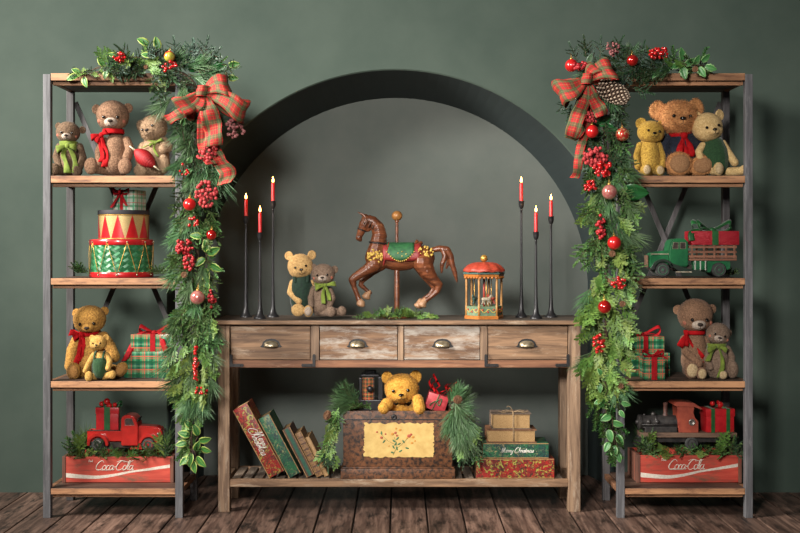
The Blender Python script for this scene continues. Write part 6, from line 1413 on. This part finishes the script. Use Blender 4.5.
mt['berry_dull'] = mat('matt red berry', (.42, .015, .02), (.28, .01, .015), 90, .45, bst=.1)
mt['berry_frost'] = mat('frosted red berry', (.45, .06, .06), (.34, .015, .02), 260, .7, lo=.4, hi=.55)
mt['berry_dark'] = mat('dark frosted berry', (.20, .025, .035), (.30, .14, .13), 260, .7, lo=.4, hi=.6)
def berries(label, px, py, Y, rx, ry, n_, r, m, seed, drop=(0, 0)):
    rnd = random.Random(seed); t = thing('berry_sprig', W(px, py, Y), label, 'berries', 'red berry sprigs in the garlands')
    bm = nb(); bt = nb(); s = S(Y); root = W(px, py-ry*.9, Y+.035)
    n_ = int(n_*1.5); r *= 1.08
    for k in range(n_):
        a = rnd.uniform(0, 2*PI); q = math.sqrt(rnd.random()); p = W(px+rx*q*math.cos(a), py+ry*q*math.sin(a), Y+rnd.uniform(-.025, .012)-.02*(1-q))
        ell(bm, p, r*rnd.uniform(.8, 1.15), None, 10); tube(bt, [root, root.lerp(p, .6)+Vector((0, -.008, 0)), p], .0009, 4)
    obj('berries', bm, m, t); obj('twigs', bt, mt['twig'], t)
Yg = -.15
for q in (('bright red berry cluster lying on the left garland near the top board end', 119.5, 57.5, -.07, 6, 5, 16, .0065, 'berry', 1),
          ('scattered red berries under the top left bauble', 170, 67, -.11, 7, 6, 8, .0068, 'berry', 2),
          ('dark frosted berry cluster under the right loop of the left bow', 235, 129, -.10, 10, 10, 26, .007, 'berry_dark', 3),
          ('red berry cluster under the tail of the left bow', 207, 152, Yg, 11, 9, 26, .007, 'berry_frost', 4),
          ('large dense red berry cluster halfway down the left garland, above the dark bauble', 206, 194, Yg, 11, 13, 46, .0075, 'berry_frost', 5),
          ('few small red berries right of the middle of the left garland', 193, 222, Yg, 6, 5, 8, .006, 'berry', 6),
          ('dense dark red berry cluster left of the variegated leaves in the left garland', 184, 247, Yg, 9, 8, 30, .0068, 'berry_dull', 7),
          ('trailing red berry cluster beside the variegated leaves in the left garland', 189, 261, Yg, 6, 9, 22, .0066, 'berry_dull', 8),
          ('small red berry tuft right of the pinkish glass bauble on the left', 212, 299, -.12, 5, 9, 16, .006, 'berry_dull', 9),
          ('long thin strand of red berries low in the left garland', 196, 365, Yg, 2.6, 19, 26, .0062, 'berry', 10),
          ('loose red berries under the long berry strand on the left', 201, 391, -.12, 6, 5, 8, .0058, 'berry', 11),
          ('tiny red berries in the left garland beside the top shelf', 184, 170, Yg, 5, 8, 5, .0055, 'berry', 12),
          ('red berries behind the knot of the right bow', 580, 66, -.13, 8, 4, 18, .007, 'berry_dull', 13),
          ('frosted pink berry tip above the right bow', 613, 48, -.08, 7, 8, 22, .0055, 'berry_dark', 14),
          ('bright red berry cluster over the top board of the right unit', 659, 53.5, -.07, 10, 6, 26, .0068, 'berry', 15),
          ('frosted berry cluster directly under the right bow', 592, 117, Yg, 9, 6, 26, .007, 'berry_frost', 16),
          ('large frosted red berry cluster in the right garland level with the bears', 596, 157, -.17, 12, 10, 46, .0076, 'berry_frost', 17),
          ('big bright red berry cluster above the pinkish glass bauble on the right', 603, 169, -.18, 9, 8, 30, .0076, 'berry', 18),
          ('small red berry cluster left of the pinkish glass bauble on the right', 591, 186, Yg, 7, 5, 14, .0075, 'berry', 19),
          ('dark red berry strand above the round red bauble on the right', 601, 227, -.16, 4.5, 12, 26, .0066, 'berry_dull', 20),
          ('red berry sprig between the two lower right baubles', 618, 283, -.15, 8, 6, 14, .0070, 'berry', 21),
          ('red berry sprig low in the right garland', 599, 344, -.16, 6, 10, 20, .0070, 'berry', 22)):
    berries(q[0], q[1], q[2], q[3], q[4], q[5], q[6], q[7], mt[q[8]], q[9])

mt['bauble_matt'] = mat('matt red bauble', (.50, .012, .012), None, 30, .28, bst=0, coat=.3)
mt['bauble_shiny'] = mat('shiny red bauble', (.55, .015, .012), None, 30, .12, .55, bst=0, coat=1)
mt['bauble_two'] = mat('red and gold green bauble', (.50, .015, .012), (.38, .36, .05), 14, .25, coat=.5, bst=0, lo=.5, hi=.58)
mt['bauble_pink'] = mat('speckled rose glass bauble', (.38, .08, .08), (.50, .25, .20), 60, .2, .3, coat=.8, bst=0)
mt['bauble_pat'] = mat('patterned red bauble', (.42, .03, .02), (.45, .28, .14), 70, .25, .3, coat=.6, bst=0, lo=.5, hi=.56)
for lb_, x, y, r, Y, m in (('red bauble with a gold green cap patch above the berries, top of the left garland', 169.5, 56.5, 5.5, -.09, 'bauble_two'),
                      ('matt red bauble in the left garland between drum and top shelf', 189.5, 204.5, 6.3, -.16, 'bauble_matt'),
                      ('small shiny red bauble on the right edge of the left garland', 211.5, 235, 5.3, -.13, 'bauble_shiny'),
                      ('speckled pinkish glass bauble low in the left garland', 197.5, 297.5, 7.2, -.17, 'bauble_pink'),
                      ('matt red bauble at the upper left corner of the right bow', 571.5, 65.5, 6.5, -.12, 'bauble_matt'),
                      ('shiny red bauble nestled on top of the right garland', 632.5, 60.5, 5.8, -.10, 'bauble_shiny'),
                      ('round red bauble under the tail of the right bow', 592, 131.5, 6.6, -.18, 'bauble_matt'),
                      ('patterned red and gold bauble beside the mustard bear', 622.3, 134.5, 6.8, -.15, 'bauble_pat'),
                      ('rose glass bauble on the right garland level with the shelf edge', 609.5, 192, 7.6, -.18, 'bauble_pink'),
                      ('round red bauble on the right garland beside the green truck', 614.3, 243, 6.8, -.18, 'bauble_matt'),
                      ('mirror bright red bauble lowest on the right garland', 604.6, 307, 6.8, -.18, 'bauble_shiny')):
    p = W(x, y, Y); R_ = r*S(Y); t = thing('christmas_bauble', p, lb_, 'bauble', 'red baubles in the garlands')
    bm = nb(); ell(bm, p, R_, None, 32); obj('ball', bm, mt[m], t)
    bm = nb(); lathe(bm, [(R_*.22, 0), (R_*.22, R_*.2), (R_*.15, R_*.24), (0, R_*.24)], p+Vector((0, .2*R_, R_*.93)), 14); tube(bm, ringpts(p+Vector((0, .2*R_, R_*1.28)), (0, 1, 0), R_*.12, R_*.12, 12), R_*.03, 5, 0, True); obj('cap', bm, mt['gold'], t)
    bm = nb(); tube(bm, [p+Vector((0, .2*R_, R_*1.35)), p+Vector((0, .02, R_*1.9)), p+Vector((0, .06, R_*2.2))], .0007, 5); obj('hook', bm, mt['gold'], t)
mt['cone'] = mat('pine cone scale', (.13, .075, .045), (.07, .04, .028), 60, .8)
mt['cone_tip'] = mat('pale cone tip', (.50, .40, .30), (.34, .26, .19), 80, .8)
mt['cone_small'] = mat('small brown cone', (.24, .12, .06), (.14, .07, .035), 90, .8)
def cone(label, p, d, L_, R_, m, mtip, rows=11, per=9):
    t = thing('pine_cone', p, label, 'pine cone', 'pine cones in the greenery'); M = orient(Vector(d)).to_3x3(); bm = nb(); b2 = nb()
    core = [(R_*.5*math.sin(PI*(.1+.85*i/8))**.6, L_*i/8) for i in range(9)]; lathe(bm, core, p, 12, 0, M)
    for i in range(rows):
        u = (i+.5)/rows; rr = R_*math.sin(PI*(.12+.82*u))**.7; n_ = max(5, int(per*(.5+.5*rr/R_)))
        for k in range(n_):
            a = 2*PI*(k+.5*(i % 2))/n_; o = M @ Vector((math.cos(a), math.sin(a), .0)); ax = M @ Vector((0, 0, 1)); c = Vector(p)+ax*L_*u*.94
            dd = (o+ax*(.15+.5*u)).normalized(); sd = dd.cross(ax).normalized(); w_ = R_*.26; th = sd.cross(dd)*R_*.05
            q = [c+o*R_*.2-sd*w_*.6, c+dd*rr-sd*w_, c+dd*rr*1.12, c+dd*rr+sd*w_, c+o*R_*.2+sd*w_*.6]; lo = [bm.verts.new(v-th) for v in q]; hi = [bm.verts.new(v+th) for v in q]
            bm.faces.new(hi); bm.faces.new(lo[::-1]); [bm.faces.new((lo[j], lo[(j+1) % 5], hi[(j+1) % 5], hi[j])) for j in range(5)]
            if mtip: ell(b2, c+dd*rr*1.06, (w_*.55, w_*.4, w_*.35), None, 8)
    bmesh.ops.recalc_face_normals(bm, faces=bm.faces[:]); obj('scales', bm, m, t, False)
    if mtip: obj('scale_tips', b2, mtip, t)
cone('large pine cone with pale tips beside the right bow', W(598, 84, -.13), (.85, -.25, -.52), .155, .045, mt['cone'], mt['cone_tip'], 13, 11)
for lb_, x, y, Y, R_ in (('small brown cone in the left garland beside the drum', 184, 275, -.15, .014), ('small brown cone above the lower round bauble on the right', 611, 254, -.16, .015), ('small brown cone right of the lowest right bauble', 621.5, 304, -.15, .014),
                         ('small brown cone low at the right edge of the right garland', 620, 386, -.13, .013), ('little cone among the berries of the right garland', 633, 80, -.06, .011), ('tiny cone on the top left greenery', 146, 67.5, -.09, .010), ('brown cone in the ivy over the right top board', 694, 70, -.08, .014)):
    cone(lb_, W(x, y, Y), (.2, -1, .1), R_*1.5, R_, mt['cone_small'], None, 6, 7)
cone('cone in the pine swag at the upper right corner of the chest', W(455, 400, .07), (.5, -.8, .2), .04, .02, mt['cone_small'], None, 7, 8)
cone('cone hanging in the pine swag left of the chest', W(329, 411, .075), (-.3, -.5, -.7), .045, .018, mt['cone_small'], None, 7, 8)

# ------------------------------------------------------------------ tartan bows
GN = (.02, .085, .03); YL = (.48, .40, .16); DK = (.10, .02, .02)
tl_ = []
for a, per in ((0, .066), (1, .052)):
    tl_ += [(a, per, .25, .16, GN, .72), (a, per, .25, .012, YL, .3), (a, per, .48, .02, DK, .6), (a, per, .62, .014, YL, .3), (a, per, .80, .035, GN, .55), (a, per, .95, .02, DK, .5)]
mt['tartan'] = plaid('red tartan ribbon', (.46, .008, .009), tl_, .8, 0)
def bigbow(label, K, Y, loops, tails, bulge=.0):
    t = thing('tartan_bow', W(K[0], K[1], Y), label, 'bow', 'tartan bows on the garlands'); k0 = W(K[0], K[1], Y); s = S(Y)
    for (ex, ey, wd, dep, tilt) in loops:
        e = W(ex, ey, Y)-k0; L_ = e.length; o = e.normalized(); pr = Vector((-o.z, 0, o.x)); pr = (pr+Vector((0, tilt, 0))).normalized(); bm = nb(); pts = []; ws = []; wd *= s
        N = 26
        for i in range(N+1):
            u = i/N; sn = math.sin(PI*u)**.75; pts.append(k0+o*L_*sn+Vector((0, -dep*math.sin(2*PI*u)-.012*(1-2*u), 0))+pr*(.010*math.sin(4*PI*u)))
            ws.append(wd*(.28+.72*min(1, sn*1.25)))
        strip(bm, pts, pr, ws, 0, 6, cup=.035); solid(obj('loop', bm, mt['tartan'], t), .0012)
    for tl in tails:
        wd = tl[0]*s; pts = cr([k0]+[W(x, y, Y+dy) for x, y, dy in tl[1:]], 8); N = len(pts); bm = nb()
        d0 = (pts[-1]-pts[0]).normalized(); pr = Vector((d0.z, 0, -d0.x))
        strip(bm, pts, [(pr+Vector((0, .45*math.sin(i*.45), 0))).normalized() for i in range(N)], [wd*(.35+.65*min(1, i/(N*.35))) for i in range(N)], 0, 6, cup=.04); solid(obj('tail', bm, mt['tartan'], t), .0012)
    bm = nb(); strip(bm, [k0+Vector((5.5*s*math.cos(a), -.020-.012*math.sin(a)*0+5*s*math.sin(a)*-.5, 5.5*s*math.sin(a)*0))+Vector((0, -4*s*abs(math.sin(a)), 0)) for a in [PI*i/10 for i in range(11)]], Vector((.2, 0, 1)), 11*s, 0, 5, cup=.05); 
    ell(bm, k0+Vector((0, -.016, 0)), (5*s, 4*s, 5.5*s), None, 14)
    solid(obj('knot', bm, mt['tartan'], t), .001); return t
bigbow('red tartan bow with drooping loops on the left garland', (203, 92), -.17,
       [(229, 84, 26, .045, .35), (246, 112, 22, .05, -.25), (181, 111, 22, .045, .3), (196, 112, 15, .03, .1)],
       [(20, (209, 112, -.03), (213, 130, -.02), (213, 146, -.03)), (11, (190, 108, -.01), (175, 116, -.02), (166, 121, -.02)), (17, (210, 140, .02), (218, 160, .03), (228, 172, .02), (224, 184, .0)), (12, (203, 120, .01), (204, 150, .02), (212, 164, .01))])
bigbow('red tartan bow beside the big pine cone on the right garland', (586, 80), -.17,
       [(612, 68, 26, .05, .3), (558, 95, 27, .05, -.3), (596, 66, 16, .035, .2)],
       [(15, (584, 100, -.03), (577, 118, -.02), (571, 137, -.03)), (14, (592, 96, -.02), (599, 108, -.03), (602, 116, -.02)), (14, (580, 110, .01), (578, 130, .02), (570, 139, .0)), (9, (588, 120, .03), (580, 150, .03), (577, 172, .02), (574, 178, .02))])
